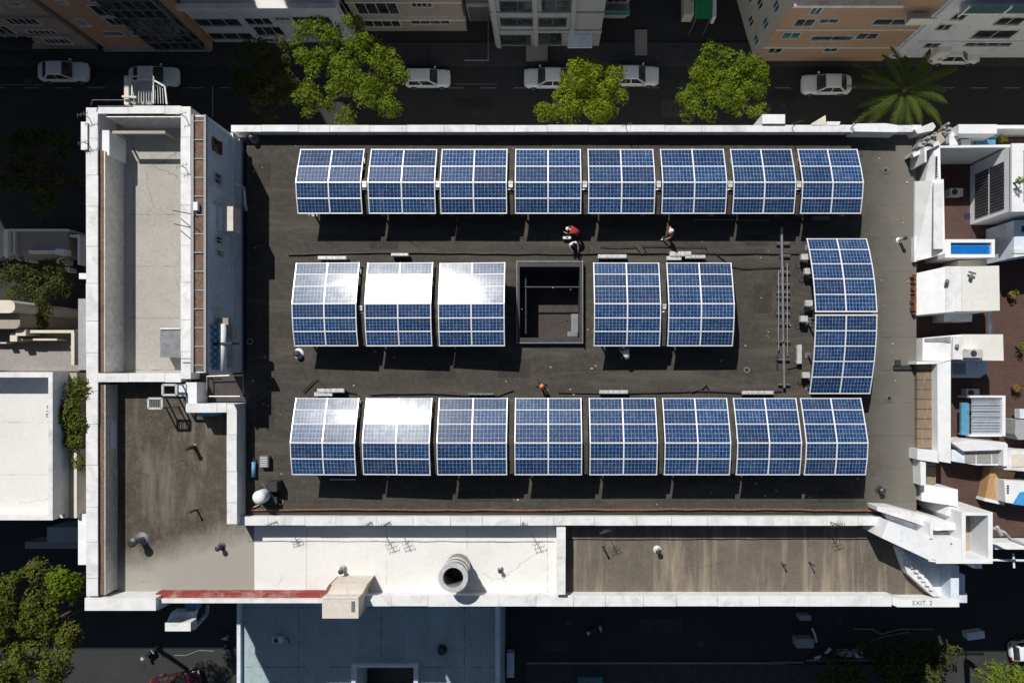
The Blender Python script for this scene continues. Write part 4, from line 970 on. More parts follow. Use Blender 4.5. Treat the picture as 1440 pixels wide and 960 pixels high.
m = MB(); m.path([P(292, 850, 15), P(291, 862, 15), P(272, 884, 15)], .12, 6); m.build('arm', 'grey_metal', t)
m = MB(); m.ppoly([(219.5, 850), (240, 848), (222, 858), (219.5, 858)], R-.5, R-3); m.build('wall_return', 'blue_white_wall', mb_root)

# ------------------------------------------------------------------ northern buildings (facades face the street)
def ybase(py): return (NY-py)*H/F
def xbase(px): return (px-NX)*H/F
def nb(name, label, px0, px1, pyb, h, depth, mat, cat='building'):
    Y = ybase(pyb); t = thing(name, label, cat, ((xbase(px0)+xbase(px1))/2, Y, 0), 'buildings along the upper street')
    MB().box(xbase(px0), xbase(px1), Y, Y+depth, 0, h).build('wall', mat, t)
    return t, Y
# 1 far left
t, Y = nb('apartment_building', 'grey beige apartment block in the upper left corner', -120, 139, 70, 33, 14, 'beige_wall')
for (a, c, b, d_) in ((-30, -3, 4, 14), (8, 52, 24, 34), (-40, 16, 36, 48), (-40, 44, 48, 60), (40, 80, 42, 50), (62, 98, 54, 61), (10, 30, 2, 8)): window_on_Y(t, Y, a, c, b, d_, 4)
m = MB(); q = onY(Y, 60, 22); m.box(xbase(-120), xbase(139), Y-.25, Y, 5.9, 6.05); m.box(xbase(-120), xbase(139), Y-.2, Y, 2.9, 3.0); m.build('string_course', 'beige_wall', t)
pbx = MB(); pbx.box(xbase(-100), xbase(70), Y-1.0, Y-.01, 2.1, 2.35); pbx.build('canopy', 'dark_metal', t)
# 2 salmon
t, Y = nb('apartment_building', 'salmon apartment block with a glazed bay beside the grey beige one', 153, 300, 72, 33, 14, 'salmon_wall')
for (a, c, b, d_, g_) in ((105, 122, 26, 36, 'teal_glass'), (145, 172, 44, 50, 'dark_glass'), (130, 200, 7, 22, 'dark_glass'), (150, 205, 25, 35, 'dark_glass'), (185, 240, 45, 50, 'dark_glass'), (80, 95, 0, 5, 'teal_glass'), (200, 250, 52, 58, 'dark_glass'), (120, 170, -8, 2, 'dark_glass')): window_on_Y(t, Y, a, c, b, d_, 4, g_)
xa, xb = xbase(232), xbase(298)
bay = MB(); bay.box(xa, xb, Y-.55, Y-.01, 1.4, 20); bo = bay.build('glazed_bay', 'dark_glass', t)
m = MB()
for zz in np.arange(1.4, 20, 1.35): m.box(xa-.04, xb+.04, Y-.6, Y-.5, zz, zz+.12)
for k in range(6): xx = xa+(xb-xa)*k/5; m.box(xx-.05, xx+.05, Y-.63, Y-.51, 1.4, 20)
m.build('mullion', 'grey_metal', bo)
m = MB(); m.box(xbase(153), xbase(300), Y-.3, Y, .5, .8); m.build('plinth', 'grey_wall', t)
# 3 white low building
t, Y = nb('white_office', 'white low building with a sunlit roof edge in the upper left', 303, 500, 60, 5.9, 12, 'blue_white_wall')
m = MB(); xa, xb = xbase(303), xbase(500); m.box(xa-.2, xb+.2, Y-.25, Y+.15, 5.85, 6.4); m.box(xb-.2, xb+.2, Y+.15, Y+12, 5.85, 6.4); m.build('parapet', 'white_paint', t)
MB().box(xa, xb-.2, Y+.15, Y+12, 5.9, 6.0).build('roof', 'west_white_roof', t)
for (a, c, b, d_) in ((274, 338, 26, 36), (345, 382, 25, 34), (294, 356, 46, 55), (358, 398, 37, 49), (412, 466, 23, 33), (386, 408, 24, 27), (370, 392, 54, 58)): window_on_Y(t, Y, a, c, b, d_, 2)
for k in range(3): window_box(t, 'X', xb, Y+.6+k*1.9, Y+2.1+k*1.9, 1.6, 5.0, 1, 'dark_glass', 'window_frame', .06, 1)
# 4 grey beige
t, Y = nb('apartment_building', 'beige block with a recessed dark bay left of the narrow passage', 509, 657, 44, 15, 12, 'beige_wall')
for (a, c, b, d_) in ((500, 560, 3, 19), (512, 563, 27, 37), (578, 608, 3, 9), (576, 632, 23, 33), (505, 560, -14, -3)): window_on_Y(t, Y, a, c, b, d_, 3)
m = MB(); m.box(xbase(509), xbase(657)+.15, Y-.3, Y, 2.4, 2.6); m.box(xbase(509), xbase(657)+.15, Y-.25, Y, 5.2, 5.35); m.build('string_course', 'cream_wall', t)
t, Y = nb('garage', 'low dark garage deep in the narrow passage', 660, 693, 30, 3, 8, 'grey_wall')
m = MB(); m.box(xbase(662), xbase(690), Y-.06, Y-.003, .1, 2.4); m.build('shutter', 'grey_metal', t)
m = MB(); m.tube((xbase(655), Y-4, 1), (xbase(688), Y-4, 1), .06); m.tube((xbase(688), Y-4, 1), (xbase(688), Y, 1), .06); m.build('gate_rail', 'grey_metal', t)
# 5 white grid building
t, Y = nb('office_block', 'pale block with a grid of wide dark windows beside the alley', 697, 842, 66, 14, 12, 'grey_wall')
MB().box(xbase(697), xbase(842), Y+9, Y+22, 14, 26).build('tower', 'grey_wall', t)  # unseen set-back mass added to shade the alley and street
for (a, c, b, d_, br) in ((702, 754, 1, 15, 1), (761, 803, -1, 17, 1), (703, 750, 25, 35, 1), (757, 797, 25, 36, 1), (702, 747, 49, 62, 0), (753, 790, 45, 61, 1), (702, 756, -20, -6, 1)): window_on_Y(t, Y, a, c, b, d_, br, frame='grey_metal')
m = MB(); m.box(xbase(697), xbase(842)+.03, Y-.18, Y, 2.9, 3.25); m.box(xbase(697), xbase(842)+.03, Y-.18, Y, 5.9, 6.2)
for px in (699, 751, 800): m.box(xbase(px), xbase(px)+.4, Y-.2, Y, 0, 14)
m.build('pilaster', 'grey_wall', t)
m = MB(); m.box(xbase(797), xbase(830), Y-1.3, Y-.01, 2.5, 2.65); m.build('canopy', 'blue_white_wall', t)
m = MB(); m.box(xbase(740), xbase(770), Y-1.4, Y-.01, .0, .5); m.build('step', 'grey_roof', t)
t, Y = nb('balcony_block', 'dark balcony block with pale rails set back in the alley', 846, 880, 26, 11, 8, 'grey_wall')
for zz in (2.5, 5.3, 8.1):
    m = MB(); m.box(xbase(846), xbase(880), Y-1.1, Y-.01, zz, zz+.15); b_ = m.build('balcony', 'grey_wall', t)
    m = MB(); m.box(xbase(846), xbase(880), Y-1.1, Y-1.03, zz+.15, zz+1.0); m.build('railing', 'teal_glass', b_)
    window_box(t, 'Y', Y, xbase(849), xbase(877), zz+.3, zz+2.2, 2)
t = thing('market_awning', 'green corrugated awning in the alley at the top', 'awning', P(988, 12, 0))
x0, y0, _ = P(977, -14, 3.2); x1, y1, _ = P(1001, 27, 3.2)
m = MB(); n = 14
for k in range(n):
    xx = x0+(x1-x0)*k/n; w_ = (x1-x0)/n; zz = 3.2+.09*(k % 2)
    m.add([(xx, y0, zz+.5), (xx+w_, y0, 3.29-.09*(k % 2)+.5), (xx+w_, y1, 3.29-.09*(k % 2)), (xx, y1, zz)], [(0, 3, 2, 1)])
aw = m.build('sheet', 'green_awning', t); sm = aw.modifiers.new('s', 'SOLIDIFY'); sm.thickness = .03
MB().box(x1, x1+.25, y1-.1, y0, 2.6, 3.8).build('edge_board', 'white_clean', t)
for q in ((x0+.1, y1+.1), (x1-.1, y1+.1), (x0+.1, y0-.1)): MB().beam((*q, 0), (*q, 3.1), .08, .08).build('post', 'grey_metal', t)
one('alley_ramp', MB().pbox(962, -20, 976, 20, 1.4, 0), 'cream_wall', 'sandy low wall left of the green awning', 'wall')
one('alley_paving', MB().pbox(893, 42, 910, 78, .16, -.1), 'grey_roof', 'worn grey paved strip in the alley', 'paving')
# 6/7 cream corner building : polygonal
Yc = ybase(86)
t = thing('corner_building', 'corner building with a sunlit cream side and a tan street front', 'building', (xbase(1100), Yc, 0), 'buildings along the upper street')
cx = xbase(1060); cpoly = [(cx, Yc), (xbase(1240), Yc+.1), (xbase(1240), Yc+16), (xbase(1004), Yc+16), (xbase(1034), Yc+6)]
MB().prism(cpoly, 0, 14.5).build('wall', 'cream_wall', t)
MB().box(cx+.03, xbase(1240)-.02, Yc-.06, Yc+.3, 0, 14.3).build('tan_front', 'tan_wall', t)
Yt = Yc-.06
for (a, c, b, d_, g_) in ((1140, 1156, 10, 19, 'teal_glass'), (1118, 1146, 26, 36, 'dark_glass'), (1152, 1180, 26, 31, 'dark_glass'), (1100, 1126, 45, 53, 'teal_glass'), (1228, 1282, 26, 34, 'dark_glass'), (1080, 1100, 67, 74, 'dark_glass'), (1140, 1200, 50, 56, 'dark_glass'), (1160, 1180, 64, 72, 'dark_glass'), (1205, 1235, 46, 54, 'dark_glass'), (1180, 1300, -22, -6, 'dark_glass')): window_on_Y(t, Yt, a, c, b, d_, 1, g_)
m = MB(); z_ = onY(Yt, 1200, 5)[2]
m.box(cx, xbase(1190), Yt-.35, Yt, z_, z_+.3); m.build('cornice', 'white_paint', t)
m = MB(); zc_ = onY(Yt, 1240, 20)[2]; m.box(xbase(1205), xbase(1236), Yt-.9, Yt-.01, zc_, zc_+.2); b_ = m.build('balcony', 'cream_wall', t)
MB().box(xbase(1205), xbase(1236), Yt-.9, Yt-.82, zc_+.2, zc_+1.0).build('railing', 'white_paint', b_)
m = MB(); m.box(cx, xbase(1240), Yt-.12, Yt, 2.8, 3.0); m.box(cx, xbase(1240), Yt-.14, Yt, 6.0, 6.15); m.build('string_course', 'cream_wall', t)
# windows on the sunlit slanting side: build along the edge direction
A = Vector((cx, Yc, 0)); B = Vector((xbase(1034), Yc+6, 0)); dirv = (B-A).normalized(); nrm = Vector((-dirv.y, dirv.x, 0))
if nrm.x > 0: nrm = -nrm
def slant_window(u, z0, w, h, g_='teal_glass', A=A, dirv=dirv, nrm=nrm):
    fr = MB(); c = lambda uu, o, z: A+dirv*uu+nrm*o+Vector((0, 0, z))
    def bar(u0, u1, za, zb_, o0, o1, m): m.quad8([c(u0, o0, za), c(u1, o0, za), c(u1, o1, za), c(u0, o1, za), c(u0, o0, zb_), c(u1, o0, zb_), c(u1, o1, zb_), c(u0, o1, zb_)])
    t_ = .06
    bar(u, u+w, z0, z0+t_, -.02, .12, fr); bar(u, u+w, z0+h-t_, z0+h, -.02, .07, fr); bar(u, u+t_, z0+t_, z0+h-t_, -.02, .07, fr); bar(u+w-t_, u+w, z0+t_, z0+h-t_, -.02, .07, fr); bar(u+w/2-.03, u+w/2+.03, z0+t_, z0+h-t_, -.02, .06, fr)
    wi = fr.build('window', 'window_frame', t); g2 = MB(); bar(u+.03, u+w-.03, z0+.03, z0+h-.03, -.01, .02, g2); g2.build('pane', g_, wi)
for (u, z0, g_) in ((.7, 1.3, 'teal_glass'), (2.4, 1.3, 'dark_glass'), (.8, 4.0, 'teal_glass'), (2.5, 4.0, 'dark_glass'), (.8, 6.7, 'teal_glass'), (2.7, 6.7, 'teal_glass'), (3.9, 2.6, 'teal_glass'), (4.0, 5.4, 'dark_glass')): slant_window(u, z0, .8, 1.1, g_)
A2 = B.copy(); B2 = Vector((xbase(1004), Yc+16, 0)); d2 = (B2-A2).normalized(); n2 = Vector((-d2.y, d2.x, 0)); n2 = -n2 if n2.x > 0 else n2
for (u, z0) in ((1, 3), (3, 3), (1, 6), (3, 6)): slant_window(u, z0, .9, 1.2, 'teal_glass', A2, d2, n2)
m = MB(); 
for o_, z0, z1 in ((.0, 0, 14),): m.beam(A2+n2*.08+Vector((0, 0, 0)), A2+n2*.08+Vector((0, 0, 14)), .14, .14)
m.build('downpipe', 'white_clean', t)
# 8 right grey-white
t, Y = nb('apartment_building', 'grey white apartment block in the upper right corner', 1246, 1560, 82, 14.5, 14, 'blue_white_wall')
for (a, c, b, d_) in ((1340, 1360, 18, 27), (1318, 1338, 34, 41), (1402, 1440, 24, 34), (1370, 1428, 42, 53), (1358, 1390, 58, 64), (1390, 1425, 57, 64), (1440, 1480, 6, 20), (1300, 1322, 60, 66)): window_on_Y(t, Y, a, c, b, d_, 1)
m = MB(); z_ = onY(Y, 1380, 5)[2]; m.box(xbase(1262), xbase(1500), Y-.9, Y-.01, z_, z_+.2); b_ = m.build('balcony', 'white_paint', t)
m = MB(); m.box(xbase(1262), xbase(1500), Y-.9, Y-.84, z_+.2, z_+1.1); m.build('railing', 'teal_glass', b_)
for k in range(5): xx = xbase(1262)+k*3.2; MB().box(xx, xx+.15, Y-.95, Y-.8, z_-.2, z_+1.25).build('balcony_post', 'white_clean', b_)
m = MB(); m.box(xbase(1246), xbase(1560), Y-.15, Y, 3.2, 3.35); m.box(xbase(1250), xbase(1262), Y-.12, Y, 0, 14); m.build('string_course', 'blue_white_wall', t)
m = MB(); m.box(xbase(1300), xbase(1318), Y-.5, Y-.01, .3, 2.3); m.build('porch', 'white_clean', t)
# unseen blocks added outside the frame to shade the street, gaps let sun through
for i, (xa, xb) in enumerate(((-75, -37), (-30.5, 9.2), (12.4, 80), (-37, -30.5))):
    t = thing('rear_tower', ['tall rear block beyond the upper left buildings', 'tall rear block beyond the middle of the upper street', 'tall rear block beyond the upper right buildings', 'narrow lower rear block between the two left rear blocks'][i], 'building', ((xa+xb)/2, 55, 0), 'buildings along the upper street')
    MB().box(xa+.01, xb-.01, 48, 62, 0, (35.5, 35.5, 39.5, 27.6)[i]).build('wall', 'grey_wall', t)
    for zz in np.arange(3, 26, 6): window_box(t, 'Y', 48, xa+2, xb-2, zz, zz+1.6, 8)

# ------------------------------------------------------------------ cars
def rounded(L0, L1, Wd, r, n=5, taper=0):
    pts = []
    for cx, cy, a0 in ((L1-r, Wd-r, 0), (L0+r, Wd-r, 90), (L0+r, -Wd+r, 180), (L1-r, -Wd+r, 270)):
        for k in range(n+1):
            a = rad(a0+90*k/n); x = cx+r*math.cos(a); y = cy+r*math.sin(a)
            pts.append((x, y*(1-taper*max(0, abs(x)-1.2)/1.1)))
    return pts
def loft(rings):
    m = MB(); n = len(rings[0][1]); vs = []
    for z, p in rings: vs += [(x, y, z if not callable(z) else z(x)) for x, y in p]
    fs = [tuple(range(n))[::-1], tuple(range((len(rings)-1)*n, len(rings)*n))]
    for k in range(len(rings)-1): fs += [(k*n+i, k*n+(i+1) % n, (k+1)*n+(i+1) % n, (k+1)*n+i) for i in range(n)]
    return m.add(vs, fs)
def make_car(label, paint='car_white', group='white cars on the upper street', kind='sedan'):
    t = thing('parked_car', label, 'car', (0, 0, 0), group)
    Lb, Lf, Wd = -2.25, 2.25, .90
    hz = lambda x: .86-.10*max(0, x-.6)/1.6-.02*max(0, -x-1.2)
    body = loft([(.20, rounded(Lb+.10, Lf-.10, Wd-.06, .4, taper=.1)), (.36, rounded(Lb, Lf, Wd, .45, taper=.1)), (.60, rounded(Lb, Lf, Wd, .45, taper=.1)), (lambda x: hz(x)-.08, rounded(Lb+.05, Lf-.07, Wd-.03, .45, taper=.11)), (lambda x: hz(x), rounded(Lb+.16, Lf-.22, Wd-.14, .42, taper=.11)), (lambda x: hz(x)+.02, rounded(Lb+.4, Lf-.6, Wd-.32, .3, taper=.1))])
    body.build('body', paint, t, True)
    if kind == 'sedan': b0, b1, t0, t1 = -1.72, 1.02, -1.02, .30
    else: b0, b1, t0, t1 = -2.12, 1.05, -1.85, .32
    zb_, zt_ = .84, 1.42; wb, wt = .80, .60
    cab = MB(); cab.prism([(b0, -wb), (b1, -wb), (b1, wb), (b0, wb)], zb_-.1, zt_-.02, [(t0, -wt), (t1, -wt), (t1, wt), (t0, wt)]); cab.build('cabin', paint, t)
    rf = loft([(zt_-.03, rounded(t0-.03, t1+.03, wt+.03, .12)), (zt_+.005, rounded(t0, t1, wt, .12)), (zt_+.035, rounded(t0+.12, t1-.12, wt-.12, .1))]); rf.build('roof', paint, t, True)
    def glass(name, q, o):
        q = [Vector(p)+Vector(o) for p in q]; c = sum(q, Vector())/4; m = MB()
        q = [c+(p-c)*.97 for p in q]; m.quad8([*q, *[p-Vector(o)*2.2 for p in q]]); m.build(name, 'dark_glass', t)
    i = .06
    lerp = lambda a, b, k: a+(b-a)*k
    def face(pa, pb_, pc, pd): return [pa, pb_, pc, pd]
    glass('windshield', [(lerp(b1, t1, .06), -wb+.10, lerp(zb_, zt_, .10)), (lerp(b1, t1, .06), wb-.10, lerp(zb_, zt_, .10)), (lerp(b1, t1, .93), wt-.03, lerp(zb_, zt_, .93)), (lerp(b1, t1, .93), -wt+.03, lerp(zb_, zt_, .93))], (.02, 0, .022))
    glass('rear_window', [(lerp(b0, t0, .08), wb-.12, lerp(zb_, zt_, .12)), (lerp(b0, t0, .08), -wb+.12, lerp(zb_, zt_, .12)), (lerp(b0, t0, .93), -wt+.05, lerp(zb_, zt_, .93)), (lerp(b0, t0, .93), wt-.05, lerp(zb_, zt_, .93))], (-.02, 0, .022))
    for s in (-1, 1):
        for (k0, k1) in ((.08, .49), (.53, .95)):
            xa0, xa1 = lerp(b0, b1, k0)+.1*(k0 < .2), lerp(b0, b1, k1)-.14*(k1 > .9)
            xt0, xt1 = lerp(t0, t1, k0), lerp(t0, t1, k1)
            glass('side_window', [(xa0, s*(wb-.02), zb_+.06), (xa1, s*(wb-.02), zb_+.06), (xt1, s*(wt+.02), zt_-.07), (xt0, s*(wt+.02), zt_-.07)], (0, s*.022, .012))
    for x in (-1.38, 1.40):
        for s in (-1, 1):
            m = MB(); m.tube((x, s*(Wd-.20), .31), (x, s*(Wd+.005), .31), .31, 18); w = m.build('wheel', 'black_rubber', t)
            m = MB(); m.tube((x, s*(Wd-.05), .31), (x, s*(Wd+.018), .31), .19, 12); m.build('rim', 'grey_metal', w)
    for s in (-1, 1):
        m = MB(); m.box(Lf-.32, Lf-.04, s*.58-.14, s*.58+.14, .56, .69); m.build('headlight', 'lamp_lens', t)
        m = MB(); m.box(Lb+.03, Lb+.2, s*.62-.13, s*.62+.13, .60, .74); m.build('taillight', 'tail_lens', t)
        m = MB(); m.box(.72, .88, s*.86-.0, s*1.02, .86, .98); m.build('wing_mirror', paint, t)
    for x in (Lf-.05, Lb+.05):
        m = MB(); m.box(x-.04, x+.04, -.26, .26, .38, .48); m.build('number_plate', 'light_metal', t)
    return t
def place(t, px, py, rot=0, sc=1.0):
    x, y, _ = P(px, py, .9); t.location = (x, y, .005); t.rotation_euler = (0, 0, rad(rot)); t.scale = (sc, sc, sc); return t
def copy_tree(o, parent=None):
    c = o.copy(); COL.objects.link(c); c.parent = parent
    for ch in list(o.children): copy_tree(ch, c)
    return c
c0 = place(make_car('white sedan parked at the left end of the upper street, before the salmon block'), 86, 99, 0)
def dupcar(label, px, py, rot, sc=1.0):
    c = copy_tree(c0); c['label'] = label; return place(c, px, py, rot, sc)
dupcar('white sedan half hidden behind the grating cage', 214, 106, 0)
dupcar('white sedan beside the small tree, its bonnet under the leaves', 772, 108, 180)
dupcar('white sedan just right of the small tree at the alley mouth', 892, 105, 0)
dupcar('white sedan standing between the corner building and the palm', 1164, 117, 180)
dupcar('pale sedan in front of the grey white block at the upper right', 1345, 74, 0, 1.0)
place(make_car('white hatchback emerging right of the biggest tree', kind='hatch'), 600, 108, 0, .92)
place(make_car('dark red car parked at the lower left border of the picture', 'car_red', None), 246, 962, 12)
place(make_car('dark car with pale windows at the bottom right border', 'car_dark', None, 'hatch'), 1284, 966, 4)
place(make_car('pale car half hidden by the right border above the lit shrub', 'car_white', None, 'hatch'), 1458, 914, 5)
# scooters
def scooter(px, py, rot, label, col='car_dark'):
    t = thing('motor_scooter', label, 'scooter', (0, 0, 0), 'scooters on the lower street')
    for x in (-.62, .62):
        m = MB(); m.tube((x, -.05, .25), (x, .05, .25), .25, 16); m.build('wheel', 'black_rubber', t)
    MB().prism([(-.75, -.14), (.1, -.16), (.1, .16), (-.75, .14)], .35, .7, [(-.7, -.12), (.05, -.12), (.05, .12), (-.7, .12)]).build('body', col, t)
    MB().box(-.6, .05, -.13, .13, .70, .78).build('seat', 'black_rubber', t)
    m = MB(); m.beam((.5, 0, .3), (.38, 0, 1.0), .1, .14); m.tube((.38, -.33, 1.0), (.38, .33, 1.0), .03); m.box(.42, .52, -.16, .16, .5, .95); m.build('handlebar', 'light_metal', t)
    MB().box(-.85, -.62, -.14, .14, .75, 1.0).build('top_box', 'light_metal', t)
    x, y, _ = P(px, py, .6); t.location = (x, y, 0.002); t.rotation_euler = (0, 0, rad(rot))
scooter(838, 884, 20, 'dark scooter standing alone on the lower street')
scooter(212, 916, 40, 'dark scooter above the dark red car')
scooter(318, 902, 85, 'dark scooter beside the blue roof building')
def crate(px, py, w, d_, h, label, mat='white_clean', rot=0):
    t = thing('street_box', label, 'box', (0, 0, 0), 'pale boxes on the lower street')
    MB().box(-w/2, w/2, -d_/2, d_/2, 0, h).build('housing', mat, t)
    MB().box(-w/2-.03, w/2+.03, -d_/2-.03, d_/2+.03, h, h+.05).build('lid', mat, t)
    x, y, _ = P(px, py, h); t.location = (x, y, 0.12 if py > 932 else .003); t.rotation_euler = (0, 0, rad(rot))
crate(1132, 904, 1.5, .75, 1.0, 'largest pale box on the lower street, left group', 'grey_wall')
crate(1132, 868, 1.0, .4, .8, 'flat pale box above the largest box of the lower street', 'grey_wall')
crate(1190, 919, 1.0, .4, .7, 'pale box on the lower street by the kerb gap', 'grey_wall')
crate(1208, 920, .6, .45, .8, 'small pale box with a dark lid beside the kerb gap', 'light_metal')
crate(1372, 893, 1.5, .6, .8, 'pale box in shade near the lower right tree', 'blue_white_wall', 8)
crate(718, 934, .6, 2.1, .9, 'narrow pale blue cabinet right of the blue roof building', 'blue_white_wall')
crate(830, 958, 2.2, .9, .9, 'dark teal box at the bottom border', 'teal_glass')
m = MB(); m.path([P(1142, 883, .1), P(1146, 892, .1), P(1148, 902, .1)], .12); m.path([P(1145, 925, .1), P(1158, 921, .1), P(1168, 911, .1)], .12)
one('hose', m, 'blue_white_wall', 'pale curved hose beside the largest box on the lower street', 'hose')
m = MB(); m.path([P(1200, 884, .08), P(1226, 884, .08), P(1240, 891, .08), P(1265, 884, .08), P(1312, 884, .08)], .07); m.path([P(1220, 903, .08), P(1240, 895, .08), P(1278, 888, .08)], .06)
one('street_kerb_line', m, 'kerb_stone', 'thin pale kinked kerb line on the lower right street', 'kerb')
m = MB(); m.path([P(245, 921, .05), P(262, 921, .05), P(280, 914, .05), P(302, 915, .05)], .04)
one('pale_hose', m, 'kerb_stone', 'thin pale hose snaking over the lower left street', 'hose')
m = MB(); m.path([P(1249, 947, .3), P(1252, 938, .3), P(1258, 935, .3), P(1290, 935, .3)], .09)
one('barrier_rail', m, 'blue_white_wall', 'pale bent rail above the dark car at the bottom right', 'rail')

# ------------------------------------------------------------------ trees
def leaves(clumps, n_per, leaf, seed, flat=.6, up=.5):
    rs = np.random.RandomState(seed); V = []; 
    for (c, r) in clumps:
        n = int(n_per*(r/.8)**2)
        d = rs.normal(size=(n, 3)); d /= np.linalg.norm(d, axis=1)[:, None]
        rr = r*rs.uniform(.35, 1.0, n)**.6
        d[:, 2] = np.abs(d[:, 2])*1.0-.25; p = np.array(c)+d*rr[:, None]*np.array([1, 1, flat])
        nrm = d+rs.normal(size=(n, 3))*.55+np.array([0, 0, up]); nrm /= np.linalg.norm(nrm, axis=1)[:, None]
        a = np.cross(nrm, rs.normal(size=(n, 3))); a /= np.linalg.norm(a, axis=1)[:, None]; b = np.cross(nrm, a)
        s = leaf*rs.uniform(.6, 1.35, n)[:, None]
        q = np.stack([p-a*s, p-b*s*.45+nrm*s*.12, p+a*s, p+b*s*.45+nrm*s*.12], 1)
        V.append(q)
    V = np.concatenate(V).reshape(-1, 3); return V
def crown_mesh(name, V, mat, parent):
    q = Vector((0, 0, 0)); r = parent
    while r: q += r.location; r = r.parent
    n = len(V)//4; me = bpy.data.meshes.new(name)
    me.vertices.add(len(V)); me.vertices.foreach_set('co', (V-np.array(q)).astype(np.float32).ravel())
    me.loops.add(len(V)); me.loops.foreach_set('vertex_index', np.arange(len(V), dtype=np.int32))
    me.polygons.add(n); me.polygons.foreach_set('loop_start', np.arange(0, len(V), 4, dtype=np.int32)); me.polygons.foreach_set('loop_total', np.full(n, 4, dtype=np.int32))
    me.update(calc_edges=True); me.materials.append(MATS[mat])
    o = bpy.data.objects.new(name, me); COL.objects.link(o); o.parent = parent; return o
def tree(px, py, rx, ry, zc, rz, label, mat, seed, ncl=70, n_per=70, leaf=.17, base_z=0, lobes=None, group='broad-leaved trees', name='tree', cs=(.5, 1.0)):
    cx_, cy_, _ = P(px, py, zc); k = (H-zc)/F; rx *= k; ry *= k
    t = thing(name, label, 'tree' if name != 'shrub' else 'shrub', (cx_, cy_, base_z), group)
    rs = random.Random(seed); cl = []
    lobes = [((cx_+(lx-px)*k), (cy_-(ly-py)*k), lr*k) for lx, ly, lr in lobes] if lobes else None
    while len(cl) < ncl:
        if lobes:
            L = rs.choices(lobes, [l[2]**2 for l in lobes])[0]; a = rs.uniform(0, 6.28); q = rs.uniform(.15, 1)**.6; rr = L[2]-.35
            x = L[0]+rr*q*math.cos(a); y = L[1]+rr*q*math.sin(a); zz = zc+rz*math.sqrt(max(0, 1-q*q*.9))*rs.uniform(.55, 1.0)*min(1, L[2]/2.2)
        else:
            a = rs.uniform(0, 6.28); q = rs.uniform(0, 1)**.5; w = 1+.18*math.sin(3*a+seed)+.12*math.sin(5*a+2*seed)
            x = cx_+(rx-.4)*q*math.cos(a)*w; y = cy_+(ry-.4)*q*math.sin(a)*w; zz = zc+rz*(math.sqrt(max(0, 1-q*q))*rs.uniform(.45, 1.0)-rs.random()*.35)
        cl.append(((x, y, zz), rs.uniform(*cs)*rs.choice((.6, .8, 1.0))))
    bx_, by_, _ = P(px, py, base_z if base_z else 0); q_ = .0 if base_z or zc < 6 else .55; bx_ = cx_+(bx_-cx_)*q_; by_ = cy_+(by_-cy_)*q_; t.location = (bx_, by_, base_z)
    m = MB(); m.tube((bx_, by_, base_z), (cx_+.1, cy_, zc-.3*rz), .26 if rx > 2 else .08, 10, .16 if rx > 2 else .05); m.build('trunk', 'bark', t, True)
    V = leaves(cl, n_per, leaf, seed)
    crown_mesh('crown', V, mat, t)
    m = MB()
    for (c, r) in cl[::max(1, len(cl)//14)]: m.tube((cx_+.1, cy_, zc-.35*rz), (c[0], c[1], c[2]-.1), .10 if rx > 2 else .03, 6, .03 if rx > 2 else .01)
    m.build('limb', 'bark', t, True)
    return t
tree(500, 112, 80, 65, 7.2, 3.2, 'biggest bright green tree on the upper street', 'leaf_bright', 11, 130, 150, .125,
     lobes=[(455, 75, 40), (505, 65, 34), (470, 120, 46), (520, 110, 46), (545, 95, 26), (445, 150, 28), (510, 150, 38), (556, 120, 30), (540, 150, 26), (490, 165, 22), (578, 140, 10)])
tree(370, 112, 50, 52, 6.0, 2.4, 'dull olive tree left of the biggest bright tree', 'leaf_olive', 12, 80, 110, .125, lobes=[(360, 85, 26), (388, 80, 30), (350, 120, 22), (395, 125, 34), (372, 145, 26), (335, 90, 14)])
tree(820, 130, 62, 42, 7.0, 2.4, 'yellowish small tree between two white sedans', 'leaf_yellow', 13, 100, 150, .115, lobes=[(820, 118, 34), (848, 128, 32), (800, 150, 26), (840, 155, 26), (770, 160, 18), (862, 145, 22), (805, 105, 20)])
tree(1018, 115, 60, 60, 7.0, 2.8, 'green tree at the foot of the cream corner building', 'leaf_bright', 14, 125, 150, .12, lobes=[(1000, 75, 22), (1020, 105, 34), (1045, 120, 32), (1000, 140, 38), (1048, 150, 30), (970, 145, 26), (990, 110, 26), (1056, 95, 20)])
tree(100, 590, 30, 62, 19.2, 1.2, 'slender bright tree against the left wall', 'leaf_mixed', 15, 48, 140, .11, lobes=[(112, 545, 14), (95, 575, 22), (108, 590, 18), (106, 622, 14), (112, 650, 8)])
tree(60, 405, 60, 45, 6.0, 2.2, 'dark tree above the grey-brown roof court', 'leaf_olive', 16, 90, 100, .13, lobes=[(40, 400, 34), (75, 415, 34), (62, 440, 24), (20, 385, 22), (90, 385, 24), (58, 452, 14)])
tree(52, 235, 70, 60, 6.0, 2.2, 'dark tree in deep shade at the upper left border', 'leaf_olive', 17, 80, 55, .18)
tree(52, 885, 96, 92, 14.5, 3.4, 'biggest tree in the lower left corner with reddish tips', 'leaf_mixed', 18, 230, 130, .13, lobes=[(60, 830, 48), (20, 850, 48), (85, 850, 38), (30, 900, 60), (85, 905, 44), (50, 950, 60), (110, 880, 26), (0, 930, 50)])
tree(94, 815, 28, 26, 16.0, 1.6, 'small bright tree top rising behind the lower left tree', 'leaf_bright', 28, 34, 70, .15)
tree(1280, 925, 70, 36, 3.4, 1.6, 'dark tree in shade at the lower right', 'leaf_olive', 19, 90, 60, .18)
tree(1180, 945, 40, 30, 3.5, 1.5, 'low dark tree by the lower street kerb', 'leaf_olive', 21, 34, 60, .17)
tree(1420, 972, 54, 40, 13.0, 2.6, 'sunlit yellow-green tree top in the lower right corner', 'leaf_bright', 20, 120, 150, .12)
